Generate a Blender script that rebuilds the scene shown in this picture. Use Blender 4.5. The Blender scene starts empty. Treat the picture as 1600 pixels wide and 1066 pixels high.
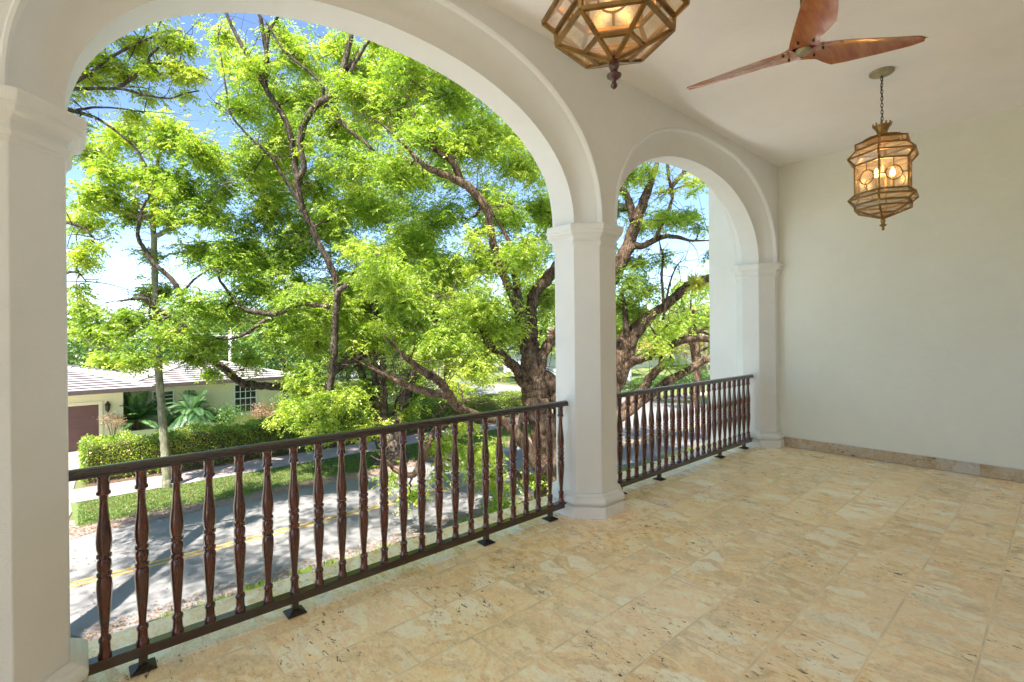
import bpy, math, random
import numpy as np
from mathutils import Vector, Matrix
R = math.radians
rng = np.random.default_rng(7); random.seed(7)
S = bpy.context.scene; C = S.collection

# ------------------------------------------------------------------ camera, sky, sun, exposure
H = 1.6; FPX = 766.0; YAW = R(48.67); ROLL = R(0.54)
fw = np.array([math.cos(YAW), math.sin(YAW), 0.0]); rt = np.array([math.sin(YAW), -math.cos(YAW), 0.0]); up = np.array([0, 0, 1.0])
rc = rt*math.cos(ROLL)-up*math.sin(ROLL); uc = up*math.cos(ROLL)+rt*math.sin(ROLL)
cd = bpy.data.cameras.new('camera'); cam = bpy.data.objects.new('camera', cd); C.objects.link(cam); S.camera = cam
cam.matrix_world = Matrix(((rc[0], uc[0], -fw[0], 0), (rc[1], uc[1], -fw[1], 0), (rc[2], uc[2], -fw[2], H), (0, 0, 0, 1)))
cd.sensor_width = 36; cd.lens = FPX/1600*36; cd.shift_y = (523-533)/1600.0; cd.clip_end = 3000; cd.clip_start = 0.02
SUN_AZ = math.atan2(-0.50, -0.87)      # where the sun stands
SUN_EL = R(60)
W = bpy.data.worlds.new('World'); S.world = W; W.use_nodes = True
nt = W.node_tree; nt.nodes.clear()
wo = nt.nodes.new('ShaderNodeOutputWorld'); bg = nt.nodes.new('ShaderNodeBackground'); sky = nt.nodes.new('ShaderNodeTexSky')
sky.sky_type = 'NISHITA'; sky.sun_disc = False; sky.sun_elevation = SUN_EL; sky.sun_rotation = math.pi/2-SUN_AZ; sky.air_density = 1.0; sky.dust_density = 0.0; sky.altitude = 2500; sky.ozone_density = 2.2
tc = nt.nodes.new('ShaderNodeTexCoord'); mp = nt.nodes.new('ShaderNodeMapping'); mp.inputs['Scale'].default_value = (1.6, 1.6, 5.0)
ns = nt.nodes.new('ShaderNodeTexNoise'); ns.inputs['Scale'].default_value = 1.7; ns.inputs['Detail'].default_value = 8; ns.inputs['Roughness'].default_value = 0.6; ns.inputs['Distortion'].default_value = 0.4
rp = nt.nodes.new('ShaderNodeValToRGB'); rp.color_ramp.elements[0].position = 0.54; rp.color_ramp.elements[1].position = 0.78
rp.color_ramp.elements[1].color = (0.85, 0.85, 0.85, 1)
mx = nt.nodes.new('ShaderNodeMixRGB'); mx.inputs['Color2'].default_value = (2.9, 3.1, 3.5, 1)
nt.links.new(tc.outputs['Generated'], mp.inputs['Vector']); nt.links.new(mp.outputs[0], ns.inputs['Vector']); nt.links.new(ns.outputs[0], rp.inputs[0])
nt.links.new(rp.outputs[0], mx.inputs[0]); nt.links.new(sky.outputs[0], mx.inputs[1]); nt.links.new(mx.outputs[0], bg.inputs[0]); nt.links.new(bg.outputs[0], wo.inputs[0])
bg.inputs[1].default_value = 0.078
sd = bpy.data.lights.new('sun', 'SUN'); sd.energy = 3.4; sd.angle = R(0.5); sd.color = (1.0, 0.965, 0.91)
so = bpy.data.objects.new('sun', sd); C.objects.link(so)
sv = Vector((math.cos(SUN_AZ)*math.cos(SUN_EL), math.sin(SUN_AZ)*math.cos(SUN_EL), math.sin(SUN_EL)))
so.rotation_euler = sv.to_track_quat('Z', 'Y').to_euler(); so.location = (0, 0, 30)
vs = S.view_settings; S.display_settings.display_device = 'sRGB'; vs.view_transform = 'Standard'; vs.look = 'None'; vs.gamma = 1; vs.use_curve_mapping = False
vs.exposure = 2.3
S.cycles.max_bounces = 10; S.cycles.diffuse_bounces = 7; S.cycles.transparent_max_bounces = 16; S.cycles.transmission_bounces = 8
S.cycles.use_denoising = True; S.cycles.sample_clamp_indirect = 8

# ------------------------------------------------------------------ helpers
G = -3.8
def P(px, py, w):                       # a point of the place: depth w metres ahead of the lens
    return np.array([0, 0, H]) + w*(fw + (px-800)/FPX*rc + (523-py)/FPX*uc)

class MB:
    def __init__(s): s.v = []; s.f = []; s.n = 0
    def add(s, V, F):
        V = np.asarray(V, float); s.v.append(V); s.f += [tuple(int(i)+s.n for i in q) for q in F]; s.n += len(V); return s
    def box(s, x0, x1, y0, y1, z0, z1):
        V = [(x, y, z) for z in (z0, z1) for y in (y0, y1) for x in (x0, x1)]
        return s.add(V, [(0, 2, 3, 1), (4, 5, 7, 6), (0, 1, 5, 4), (2, 6, 7, 3), (0, 4, 6, 2), (1, 3, 7, 5)])
    def bar(s, a, b, w, h=None, upv=(0, 0, 1)):
        a = np.array(a, float); b = np.array(b, float); h = h or w; d = b-a; d /= np.linalg.norm(d)+1e-9
        u = np.array(upv, float); x = np.cross(d, u)
        if np.linalg.norm(x) < 1e-3: x = np.cross(d, (1, 0, 0))
        x /= np.linalg.norm(x); y = np.cross(x, d)
        V = [p+x*i*w/2+y*j*h/2 for p in (a, b) for i, j in ((-1, -1), (1, -1), (1, 1), (-1, 1))]
        return s.add(V, [(0, 1, 2, 3), (7, 6, 5, 4), (0, 4, 5, 1), (1, 5, 6, 2), (2, 6, 7, 3), (3, 7, 4, 0)])
    def lathe(s, prof, n=24, c=(0, 0), rot=0.0, cap=True):
        V = []; F = []
        for r, z in prof:
            for i in range(n):
                t = rot+2*math.pi*i/n; V.append((c[0]+r*math.cos(t), c[1]+r*math.sin(t), z))
        for k in range(len(prof)-1):
            for i in range(n):
                j = (i+1) % n; F.append((k*n+i, k*n+j, (k+1)*n+j, (k+1)*n+i))
        if cap: F.append(tuple(range(n))[::-1]); F.append(tuple((len(prof)-1)*n+i for i in range(n)))
        return s.add(V, F)
    def tube(s, pts, rad, n=7, rough=0.0, cap=True):
        pts = np.asarray(pts, float); m = len(pts); rad = np.broadcast_to(rad, (m,)) if np.ndim(rad) == 0 else np.asarray(rad)
        T = np.gradient(pts, axis=0); T /= np.linalg.norm(T, axis=1)[:, None]+1e-9
        u = np.cross(T[0], (0.31, 0.2, 0.93)); u /= np.linalg.norm(u)+1e-9; V = []
        ang = np.arange(n)*2*math.pi/n; rid = rng.normal(size=n)*rough*0.7 if rough else np.zeros(n)
        for i in range(m):
            u = u-T[i]*np.dot(u, T[i]); u /= np.linalg.norm(u)+1e-9; w = np.cross(T[i], u)
            rid = rid*0.93+rng.normal(size=n)*rough*0.28; rr = rad[i]*(1+np.clip(rid, -.35, .35))
            V.append(pts[i]+(np.cos(ang)*rr)[:, None]*u+(np.sin(ang)*rr)[:, None]*w)
        V = np.concatenate(V); F = []
        for k in range(m-1):
            for i in range(n):
                j = (i+1) % n; F.append((k*n+i, k*n+j, (k+1)*n+j, (k+1)*n+i))
        if cap: F.append(tuple(range(n))[::-1]); F.append(tuple((m-1)*n+i for i in range(n)))
        return s.add(V, F)
    def build(s, name, mat=None, parent=None, smooth=False, auto=None):
        me = bpy.data.meshes.new(name); V = np.concatenate(s.v) if s.v else np.zeros((0, 3))
        me.from_pydata(V.tolist(), [], s.f); me.update()
        if smooth: me.polygons.foreach_set('use_smooth', [True]*len(me.polygons))
        if auto is not None:
            me.polygons.foreach_set('use_smooth', [True]*len(me.polygons))
            me.set_sharp_from_angle(angle=R(auto))
        o = bpy.data.objects.new(name, me); C.objects.link(o)
        if mat: me.materials.append(mat)
        if parent: o.parent = parent
        return o
def bevel(o, w=0.006, seg=2):
    m = o.modifiers.new('bevel', 'BEVEL'); m.width = w; m.segments = seg; m.limit_method = 'ANGLE'; m.angle_limit = R(35); return o
def tag(o, label=None, cat=None, group=None, kind=None):
    if label: o['label'] = label
    if cat: o['category'] = cat
    if group: o['group'] = group
    if kind: o['kind'] = kind
    return o
def thing(name, label, cat, loc=(0, 0, 0), rz=0, group=None):
    o = bpy.data.objects.new(name, None); C.objects.link(o); o.location = loc; o.rotation_euler = (0, 0, rz); return tag(o, label, cat, group)
def spline(ctrl, k=5):
    c = np.asarray(ctrl, float); c = np.vstack([2*c[0]-c[1], c, 2*c[-1]-c[-2]]); out = []
    for i in range(1, len(c)-2):
        p0, p1, p2, p3 = c[i-1:i+3]
        for t in np.linspace(0, 1, k, endpoint=False):
            out.append(0.5*((2*p1)+(-p0+p2)*t+(2*p0-5*p1+4*p2-p3)*t*t+(-p0+3*p1-3*p2+p3)*t**3))
    out.append(c[-2]); return np.array(out)

# ------------------------------------------------------------------ materials
class Mt:
    def __init__(s, name, rough=0.6, spec=0.5, **kw):
        s.m = bpy.data.materials.new(name); s.m.use_nodes = True; s.t = s.m.node_tree; s.b = s.t.nodes['Principled BSDF']; s.b.inputs['Roughness'].default_value = rough
        s.b.inputs['Specular IOR Level'].default_value = spec
        s.tc = s.t.nodes.new('ShaderNodeTexCoord')
    def N(s, typ, **kw):
        n = s.t.nodes.new(typ)
        for k, v in kw.items():
            if k in n.inputs: n.inputs[k].default_value = v
            else: setattr(n, k, v)
        return n
    def L(s, a, b): s.t.links.new(a, b)
    def noise(s, scale, detail=4, rough=0.55, stretch=None, dist=0.0, src=None):
        n = s.N('ShaderNodeTexNoise', Scale=scale, Detail=detail, Roughness=rough, Distortion=dist)
        src = src or s.tc.outputs['Object']
        if stretch:
            mp = s.N('ShaderNodeMapping'); mp.inputs['Scale'].default_value = stretch; s.L(src, mp.inputs[0]); src = mp.outputs[0]
        s.L(src, n.inputs['Vector']); return n.outputs[0]
    def ramp(s, fac, stops):
        r = s.N('ShaderNodeValToRGB'); e = r.color_ramp.elements
        while len(e) < len(stops): e.new(0.5)
        for i, (p, c) in enumerate(stops): e[i].position = p; e[i].color = (*c, 1) if len(c) == 3 else c
        s.L(fac, r.inputs[0]); return r.outputs[0]
    def mix(s, fac, a, b, mode='MIX'):
        n = s.N('ShaderNodeMixRGB', blend_type=mode)
        for i, x in ((0, fac), (1, a), (2, b)):
            if isinstance(x, (int, float)): n.inputs[i].default_value = x
            elif isinstance(x, tuple): n.inputs[i].default_value = (*x, 1)
            else: s.L(x, n.inputs[i])
        return n.outputs[0]
    def col(s, c):
        if isinstance(c, tuple): s.b.inputs['Base Color'].default_value = (*c, 1)
        else: s.L(c, s.b.inputs['Base Color'])
        return s
    def bump(s, h, strength=0.3, dist=0.02):
        n = s.N('ShaderNodeBump', Strength=strength, Distance=dist); s.L(h, n.inputs['Height']); s.L(n.outputs[0], s.b.inputs['Normal']); return s
def bw(a, b): return [(0.3, (a,)*3), (0.7, (b,)*3)]
M = {}
def simple(key, color, rough=0.6, var=0.12, scale=6, bump=0.0, bscale=80, spec=0.5, metal=0.0, stretch=None):
    m = Mt(key, rough, spec); n = m.noise(scale, 5, stretch=stretch)
    lo = tuple(c*(1-var) for c in color); hi = tuple(min(1, c*(1+var)) for c in color)
    m.col(m.ramp(n, [(0.3, lo), (0.7, hi)]))
    if bump: m.bump(m.noise(bscale, 4), bump, 0.01)
    m.b.inputs['Metallic'].default_value = metal; M[key] = m.m; return m
def stucco(key, color, var=0.05):
    m = Mt(key, 0.85, 0.25); n = m.noise(0.9, 4); n2 = m.noise(9, 5)
    c = m.ramp(n, [(0.3, tuple(x*(1-var) for x in color)), (0.7, tuple(min(1, x*(1+var)) for x in color))])
    c = m.mix(0.25, c, m.ramp(n2, [(0.35, tuple(x*0.93 for x in color)), (0.65, color)]))
    m.col(c); h = m.mix(0.35, m.noise(14, 5), m.noise(120, 3)); m.bump(h, 0.4, 0.014); M[key] = m.m
stucco('stucco', (0.77, 0.765, 0.755)); stucco('stucco_ceiling', (0.90, 0.86, 0.86)); stucco('stucco_exterior', (0.82, 0.81, 0.80)); stucco('stucco_end', (0.78, 0.78, 0.71))
stucco('house_paint', (0.80, 0.74, 0.50), 0.03); stucco('white_house', (0.75, 0.75, 0.74))
# coral stone floor: rows 0.36 m wide parallel to the arcade
def stone(key, tiles=True, tint=(1, 1, 1), vertical=False):
    m = Mt(key, 0.32, 0.5); o = m.tc.outputs['Object']
    br = m.N('ShaderNodeTexBrick', Scale=1.0, offset=0.37, squash=1.0); br.inputs['Color1'].default_value = (0, 0, 0, 1); br.inputs['Color2'].default_value = (1, 1, 1, 1); br.inputs['Mortar'].default_value = (0.5, 0.5, 0.5, 1)
    br.inputs['Brick Width'].default_value = 0.83; br.inputs['Row Height'].default_value = 0.36; br.inputs['Mortar Size'].default_value = 0.009 if tiles else 0.0; br.inputs['Mortar Smooth'].default_value = 1.0; br.inputs['Bias'].default_value = 0.0
    mp = m.N('ShaderNodeMapping'); mp.inputs['Location'].default_value = (0.12, 0.06, 0); m.L(o, mp.inputs[0]); m.L(mp.outputs[0], br.inputs['Vector'])
    # every tile shifts its own veining
    sep = m.N('ShaderNodeVectorMath', operation='MULTIPLY_ADD'); m.L(br.outputs['Color'], sep.inputs[0]); sep.inputs[1].default_value = (7.3, 3.1, 5.7); m.L(o, sep.inputs[2]); src = sep.outputs[0]
    w = m.noise(2.6, 8, 0.66, stretch=(1.35, 0.85, 1.6), dist=1.2, src=src)
    base = m.ramp(w, [(0.34, (0.54, 0.32, 0.10)), (0.43, (0.80, 0.54, 0.22)), (0.50, (0.95, 0.78, 0.52)), (0.57, (0.84, 0.58, 0.25)), (0.66, (0.66, 0.48, 0.26))])
    big = m.noise(0.45, 3, src=o); base = m.mix(m.ramp(big, [(0.42, (0.0,)*3), (0.60, (0.65,)*3)]), base, (0.88, 0.74, 0.58))
    pk = m.noise(1.9, 5, src=src, dist=0.5); base = m.mix(m.ramp(pk, [(0.50, (0,)*3), (0.62, (0.5,)*3)]), base, (0.84, 0.60, 0.38))
    gr = m.noise(2.4, 6, 0.7, src=src, dist=0.8); base = m.mix(m.ramp(gr, [(0.53, (0,)*3), (0.64, (0.6,)*3)]), base, (0.54, 0.47, 0.34))
    sh = m.noise(3.4, 5, 0.5, stretch=(1.5, 0.6, 1), dist=1.5, src=src); base = m.mix(m.ramp(sh, [(0.595, (0,)*3), (0.615, (0.8,)*3)]), base, (0.88, 0.82, 0.70))
    for vs_, thr, dd, col_, am in ((3.4, .74, .36, (0.95, 0.91, 0.80), .9), (6.5, .7, .34, (0.96, 0.86, 0.66), .75), (5.0, .8, .38, (0.66, 0.58, 0.42), .5), (12.0, .8, .34, (0.97, 0.90, 0.76), .6)):
        mpv = m.N('ShaderNodeMapping'); mpv.inputs['Scale'].default_value = (1.5, 0.72, 1); dn = m.N('ShaderNodeTexNoise', Scale=7.0, Detail=4.0); m.L(src, dn.inputs['Vector']); ad = m.N('ShaderNodeVectorMath', operation='MULTIPLY_ADD'); m.L(dn.outputs['Color'], ad.inputs[0]); ad.inputs[1].default_value = (.22, .22, 0); m.L(src, ad.inputs[2]); m.L(ad.outputs[0], mpv.inputs[0])
        vo = m.N('ShaderNodeTexVoronoi', Scale=vs_); vo.voronoi_dimensions = '2D'; m.L(mpv.outputs[0], vo.inputs['Vector']); vsep = m.N('ShaderNodeSeparateColor'); m.L(vo.outputs['Color'], vsep.inputs[0])
        fm = m.mix(1.0, m.ramp(vsep.outputs[0], [(thr, (0,)*3), (thr+.01, (1,)*3)]), m.ramp(vo.outputs['Distance'], [(dd-.05, (am,)*3), (dd+.01, (0,)*3)]), 'MULTIPLY'); base = m.mix(fm, base, col_)
    sh2 = m.noise(9, 4, 0.5, stretch=(1.5, 0.5, 1), dist=1.2, src=src); base = m.mix(m.ramp(sh2, [(0.62, (0,)*3), (0.64, (0.4,)*3)]), base, (0.90, 0.80, 0.60))
    sh3 = m.noise(13, 4, 0.5, stretch=(1.4, 0.6, 1), dist=1.4, src=src); base = m.mix(m.ramp(sh3, [(0.34, (0.4,)*3), (0.37, (0,)*3)]), base, (0.46, 0.31, 0.13))
    fine = m.noise(55, 6, 0.75, stretch=(1.4, 0.7, 1), src=src); base = m.mix(0.3, base, m.ramp(fine, [(0.36, (0.50, 0.33, 0.14)), (0.6, (0.96, 0.82, 0.58))]))
    pit = m.noise(24, 6, 0.75, stretch=(1.5, 0.6, 1), src=src, dist=0.6); msk = m.noise(1.3, 3, src=src)
    pm = m.mix(1.0, m.ramp(pit, [(0.59, (0,)*3), (0.63, (1,)*3)]), m.ramp(msk, [(0.49, (0,)*3), (0.56, (1,)*3)]), 'MULTIPLY')
    base = m.mix(pm, base, (0.10, 0.07, 0.04))
    if tiles:
        tone = m.ramp(br.outputs['Color'], [(0.0, (0.94, 0.92, 0.88)), (1.0, (1.08, 1.08, 1.08))]); base = m.mix(1.0, base, tone, 'MULTIPLY')
        jn = m.mix(1.0, m.ramp(br.outputs['Fac'], [(0.0, (0,)*3), (1.0, (1,)*3)]), m.ramp(m.noise(4, 5), [(0.42, (0.06,)*3), (0.6, (0.4,)*3)]), 'MULTIPLY'); base = m.mix(jn, base, (0.36, 0.31, 0.21))
    if tiles: base = m.mix(1.0, base, (1.0, 0.985, 0.955), 'MULTIPLY')
    if tint != (1, 1, 1): base = m.mix(1.0, base, tint, 'MULTIPLY')
    bc = m.N('ShaderNodeBrightContrast', Bright=0.03, Contrast=0.28); m.L(base, bc.inputs[0]); hs_ = m.N('ShaderNodeHueSaturation', Saturation=0.86); m.L(bc.outputs[0], hs_.inputs['Color']); m.col(hs_.outputs[0])
    r = m.ramp(m.noise(3, 5), [(0.3, (0.22,)*3), (0.7, (0.48,)*3)]); m.L(r, m.b.inputs['Roughness'])
    m.bump(m.mix(0.5, pm, br.outputs['Fac'], 'ADD'), -0.35, 0.004); M[key] = m.m
stone('coral_stone'); stone('coral_sill', False, (1.0, 1.03, 1.12)); stone('coral_base', False, (0.56, 0.56, 0.62))
def wood(key, c1, c2, rough=0.22, stretch=(14, 14, 1.2)):
    m = Mt(key, rough, 0.6); n = m.noise(3.0, 6, 0.6, stretch=stretch, dist=0.6); m.col(m.ramp(n, [(0.3, c1), (0.7, c2)])); m.b.inputs['Coat Weight'].default_value = 0.6; m.b.inputs['Coat Roughness'].default_value = 0.12; M[key] = m.m
wood('dark_wood', (0.020, 0.003, 0.002), (0.12, 0.013, 0.005), 0.16)
wood('rail_wood', (0.014, 0.007, 0.005), (0.04, 0.011, 0.007), 0.16, (0.6, 10, 10))
wood('fan_wood', (0.28, 0.04, 0.010), (0.46, 0.17, 0.035), 0.26, (1.2, 10, 10))
simple('bronze', (0.05, 0.04, 0.03), 0.45, 0.3, 30, metal=0.7)
simple('brass', (0.30, 0.175, 0.06), 0.36, 0.35, 14, metal=0.85)
simple('bulb_holder', (0.55, 0.5, 0.35), 0.5)
simple('canopy_metal', (0.36, 0.31, 0.2), 0.5, 0.2, 20, metal=0.3)
simple('steel', (0.5, 0.48, 0.45), 0.25, 0.1, metal=1.0)
simple('black_metal', (0.02, 0.02, 0.02), 0.4)
simple('foot_metal', (0.05, 0.045, 0.04), 0.5, 0.4, 60, metal=0.5)
# mottled lantern glass
m = Mt('amber_glass', 0.25); m.t.nodes.remove(m.b); out = m.t.nodes['Material Output']
tr = m.N('ShaderNodeBsdfTransparent'); tl = m.N('ShaderNodeBsdfTranslucent'); gl = m.N('ShaderNodeBsdfGlossy', Roughness=0.2)
cc = m.ramp(m.noise(9, 4, dist=1.5), [(0.3, (0.46, 0.40, 0.31)), (0.7, (0.82, 0.78, 0.70))]); m.L(cc, tl.inputs[0]); m.L(m.ramp(m.noise(7, 3, dist=2), [(0.3, (0.74, 0.67, 0.54)), (0.7, (0.97, 0.95, 0.92))]), tr.inputs[0])
a = m.N('ShaderNodeMixShader', Fac=0.26); m.L(tr.outputs[0], a.inputs[1]); m.L(tl.outputs[0], a.inputs[2]); b = m.N('ShaderNodeMixShader', Fac=0.1); m.L(a.outputs[0], b.inputs[1]); m.L(gl.outputs[0], b.inputs[2]); m.L(b.outputs[0], out.inputs[0]); M['amber_glass'] = m.m
m = Mt('bulb_glow'); m.col((1, 0.7, 0.35)); m.b.inputs['Emission Color'].default_value = (1, 0.50, 0.14, 1); m.b.inputs['Emission Strength'].default_value = 9; M['bulb_glow'] = m.m
# street materials
m = Mt('asphalt', 0.85, 0.3); n = m.noise(0.5, 8, 0.7); f = m.noise(45, 5, 0.85); c = m.ramp(n, [(0.3, (0.185, 0.17, 0.16)), (0.7, (0.27, 0.25, 0.235))]); c = m.mix(0.4, c, m.ramp(f, [(0.3, (0.10, 0.10, 0.10)), (0.7, (0.30, 0.29, 0.28))])); m.col(c); m.bump(f, 0.4, 0.01); M['asphalt'] = m.m
m = Mt('road_paint', 0.7, 0.3); f = m.noise(14, 6, 0.75); m.col(m.ramp(f, [(0.42, (0.22, 0.2, 0.17)), (0.50, (0.60, 0.36, 0.06))])); M['road_paint'] = m.m
m = Mt('paving', 0.8, 0.3); f = m.noise(3, 6); br = m.N('ShaderNodeTexBrick', Scale=1.0); br.inputs['Brick Width'].default_value = 1.5; br.inputs['Row Height'].default_value = 0.62; br.inputs['Mortar Size'].default_value = 0.02; br.inputs['Color1'].default_value = (0.38, 0.29, 0.27, 1); br.inputs['Color2'].default_value = (0.43, 0.34, 0.31, 1); br.inputs['Mortar'].default_value = (0.3, 0.2, 0.19, 1); m.L(m.tc.outputs['Object'], br.inputs['Vector']); m.col(m.mix(0.35, br.outputs[0], m.ramp(f, [(0.3, (0.22, 0.17, 0.15)), (0.7, (0.5, 0.42, 0.38))]))); M['paving'] = m.m
def grassmat(key, a, b_, dirt):
    m = Mt(key, 0.9, 0.2); n = m.noise(1.2, 6, 0.7); f = m.noise(40, 4, 0.8, stretch=(1, 1, 1)); c = m.ramp(f, [(0.3, a), (0.7, b_)]); d = m.noise(0.5, 5, 0.7); c = m.mix(m.ramp(d, [(0.52, (0,)*3), (0.66, (0.8,)*3)]), c, dirt); m.col(c); m.bump(f, 0.6, 0.03); M[key] = m.m
grassmat('lawn', (0.09, 0.13, 0.035), (0.20, 0.25, 0.08), (0.22, 0.17, 0.12)); grassmat('ground_soil', (0.10, 0.12, 0.04), (0.2, 0.2, 0.09), (0.2, 0.14, 0.09))
simple('leaf_litter', (0.27, 0.20, 0.16), 0.9, 0.5, 14, 0.4); simple('soil', (0.12, 0.075, 0.05), 0.95, 0.5, 12, 0.5)
m = Mt('roof_tile', 0.8, 0.3); f = m.noise(2, 6, 0.6); m.col(m.ramp(f, [(0.3, (0.34, 0.31, 0.30)), (0.7, (0.50, 0.465, 0.455))])); M['roof_tile'] = m.m
simple('red_roof', (0.45, 0.17, 0.11), 0.8, 0.25, 3); simple('trim_white', (0.8, 0.8, 0.77), 0.5, 0.04); simple('gutter', (0.075, 0.055, 0.05), 0.5, 0.2); simple('garage_brown', (0.15, 0.07, 0.06), 0.5, 0.12, 2)
simple('window_glass', (0.03, 0.045, 0.04), 0.08, 0.3, 1.2, spec=0.9); simple('concrete', (0.58, 0.55, 0.51), 0.8, 0.15, 8); simple('grey_metal', (0.3, 0.3, 0.3), 0.5)
def bark(key, a, b_, c_, sc=3.0):
    m = Mt(key, 0.9, 0.2); n = m.noise(sc, 6, 0.7, stretch=(2.0, 2.0, 0.8)); c = m.ramp(n, [(0.36, a), (0.52, b_), (0.68, tuple((x+y)/2 for x, y in zip(b_, c_)))]); v = m.noise(sc*4, 7, 0.8, stretch=(1.8, 1.8, 0.7)); k = m.ramp(v, [(0.53, (0,)*3), (0.62, (0.85,)*3)]); c = m.mix(k, c, c_); k2 = m.ramp(m.noise(sc*3.1, 6, 0.8), [(0.36, (0.8,)*3), (0.47, (0,)*3)]); c = m.mix(k2, c, a); m.col(c); m.bump(m.mix(0.5, n, v), 0.9, 0.06); M[key] = m.m
bark('bark', (0.022, 0.013, 0.008), (0.11, 0.065, 0.038), (0.34, 0.25, 0.17)); bark('bark_light', (0.12, 0.09, 0.06), (0.26, 0.22, 0.16), (0.44, 0.40, 0.32)); bark('bark_grey', (0.018, 0.011, 0.008), (0.085, 0.06, 0.045), (0.30, 0.25, 0.20))
bark('palm_bark', (0.13, 0.12, 0.07), (0.25, 0.24, 0.15), (0.36, 0.34, 0.26), 2.0)
def leafmat(key, stops, trans=0.55, tcol=(1.25, 1.35, 0.55)):
    m = Mt(key); m.t.nodes.remove(m.b); out = m.t.nodes['Material Output']; at = m.N('ShaderNodeAttribute', attribute_name='tone')
    c = m.ramp(at.outputs['Fac'], stops); d = m.N('ShaderNodeBsdfDiffuse'); t = m.N('ShaderNodeBsdfTranslucent'); g = m.N('ShaderNodeBsdfGlossy', Roughness=0.45); m.L(c, d.inputs[0]); m.L(m.mix(1.0, c, tcol, 'MULTIPLY'), t.inputs[0])
    a = m.N('ShaderNodeMixShader', Fac=trans); m.L(d.outputs[0], a.inputs[1]); m.L(t.outputs[0], a.inputs[2]); b = m.N('ShaderNodeMixShader', Fac=0.05); m.L(a.outputs[0], b.inputs[1]); m.L(g.outputs[0], b.inputs[2]); m.L(b.outputs[0], out.inputs[0]); M[key] = m.m
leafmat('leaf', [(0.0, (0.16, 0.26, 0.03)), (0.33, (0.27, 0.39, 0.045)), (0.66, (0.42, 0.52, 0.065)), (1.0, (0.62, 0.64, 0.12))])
leafmat('leaf_mid', [(0.0, (0.05, 0.11, 0.02)), (0.5, (0.14, 0.24, 0.04)), (1.0, (0.34, 0.42, 0.09))])
leafmat('leaf_dark', [(0.0, (0.04, 0.10, 0.025)), (0.5, (0.09, 0.19, 0.04)), (1.0, (0.2, 0.33, 0.08))], 0.3)
leafmat('leaf_hedge', [(0.0, (0.08, 0.16, 0.02)), (0.5, (0.27, 0.38, 0.045)), (1.0, (0.58, 0.62, 0.09))], 0.3)
leafmat('leaf_yellow', [(0.0, (0.25, 0.30, 0.05)), (0.5, (0.45, 0.45, 0.08)), (1.0, (0.62, 0.55, 0.12))])
leafmat('leaf_frond', [(0.0, (0.035, 0.10, 0.03)), (0.5, (0.07, 0.17, 0.05)), (1.0, (0.22, 0.33, 0.12))], 0.2)
leafmat('leaf_red', [(0.0, (0.22, 0.06, 0.05)), (1.0, (0.5, 0.32, 0.25))], 0.3); leafmat('leaf_brown', [(0.0, (0.16, 0.08, 0.05)), (1.0, (0.42, 0.26, 0.16))], 0.2)

# ------------------------------------------------------------------ leaves
def quads(name, V, tone, mat, parent=None):      # V (n,4,3), tone (n,)
    n = len(V); me = bpy.data.meshes.new(name); me.vertices.add(4*n); me.vertices.foreach_set('co', V.reshape(-1).astype(np.float32))
    me.loops.add(4*n); me.loops.foreach_set('vertex_index', np.arange(4*n, dtype=np.int32)); me.polygons.add(n); me.polygons.foreach_set('loop_start', np.arange(0, 4*n, 4, dtype=np.int32)); me.update()
    at = me.attributes.new('tone', 'FLOAT', 'POINT'); at.data.foreach_set('value', np.repeat(np.clip(tone, 0, 1), 4).astype(np.float32))
    me.materials.append(mat); o = bpy.data.objects.new(name, me); C.objects.link(o)
    if parent: o.parent = parent
    return o
def unit(v): return v/(np.linalg.norm(v, axis=-1, keepdims=True)+1e-9)
def leaf_quads(pos, d, L, Wd):
    n = len(pos); d = unit(d); s = unit(np.cross(d, unit(rng.normal(size=(n, 3))+np.array([0, 0, 0.9])))); up_ = np.cross(s, d); L = L[:, None]; Wd = Wd[:, None]
    return np.stack([pos, pos+d*L*0.45+s*Wd*0.5+up_*Wd*0.12, pos+d*L-up_*L*0.08, pos+d*L*0.45-s*Wd*0.5+up_*Wd*0.12], axis=1)
def sprays(cent, tone, nr=4, nl=10, Lr=0.30, L=0.095, Wd=0.038):
    """drooping feathery leaves: every centre carries nr stalks with nl leaflets each"""
    n = len(cent); a = rng.uniform(0, 2*math.pi, (n, nr)); dz = rng.uniform(-0.75, 0.35, (n, nr)); d = unit(np.stack([np.cos(a), np.sin(a), dz], -1))
    base = cent[:, None, :]+rng.normal(size=(n, nr, 3))*Lr*0.25
    t = (np.arange(nl)+1)/nl; side = np.where(np.arange(nl) % 2 == 0, 1.0, -1.0)
    sv_ = unit(np.cross(d, np.array([0, 0, 1.0])+rng.normal(size=(n, nr, 3))*0.25)); ln = Lr*rng.uniform(0.7, 1.25, (n, nr, 1, 1))
    p = base[:, :, None, :]+d[:, :, None, :]*t[None, None, :, None]*ln; p[..., 2] -= (t**2)[None, None, :]*ln[..., 0]*0.35
    ld = d[:, :, None, :]*0.55+sv_[:, :, None, :]*side[None, None, :, None]*0.8+rng.normal(size=(n, nr, nl, 3))*0.22; ld[..., 2] -= 0.35
    p = p.reshape(-1, 3); ld = ld.reshape(-1, 3); m_ = len(p); tn = np.repeat(tone, nr*nl)+rng.normal(size=m_)*0.17
    return leaf_quads(p, ld, L*rng.uniform(0.5, 1.35, m_), Wd*rng.uniform(0.6, 1.3, m_)), tn
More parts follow.
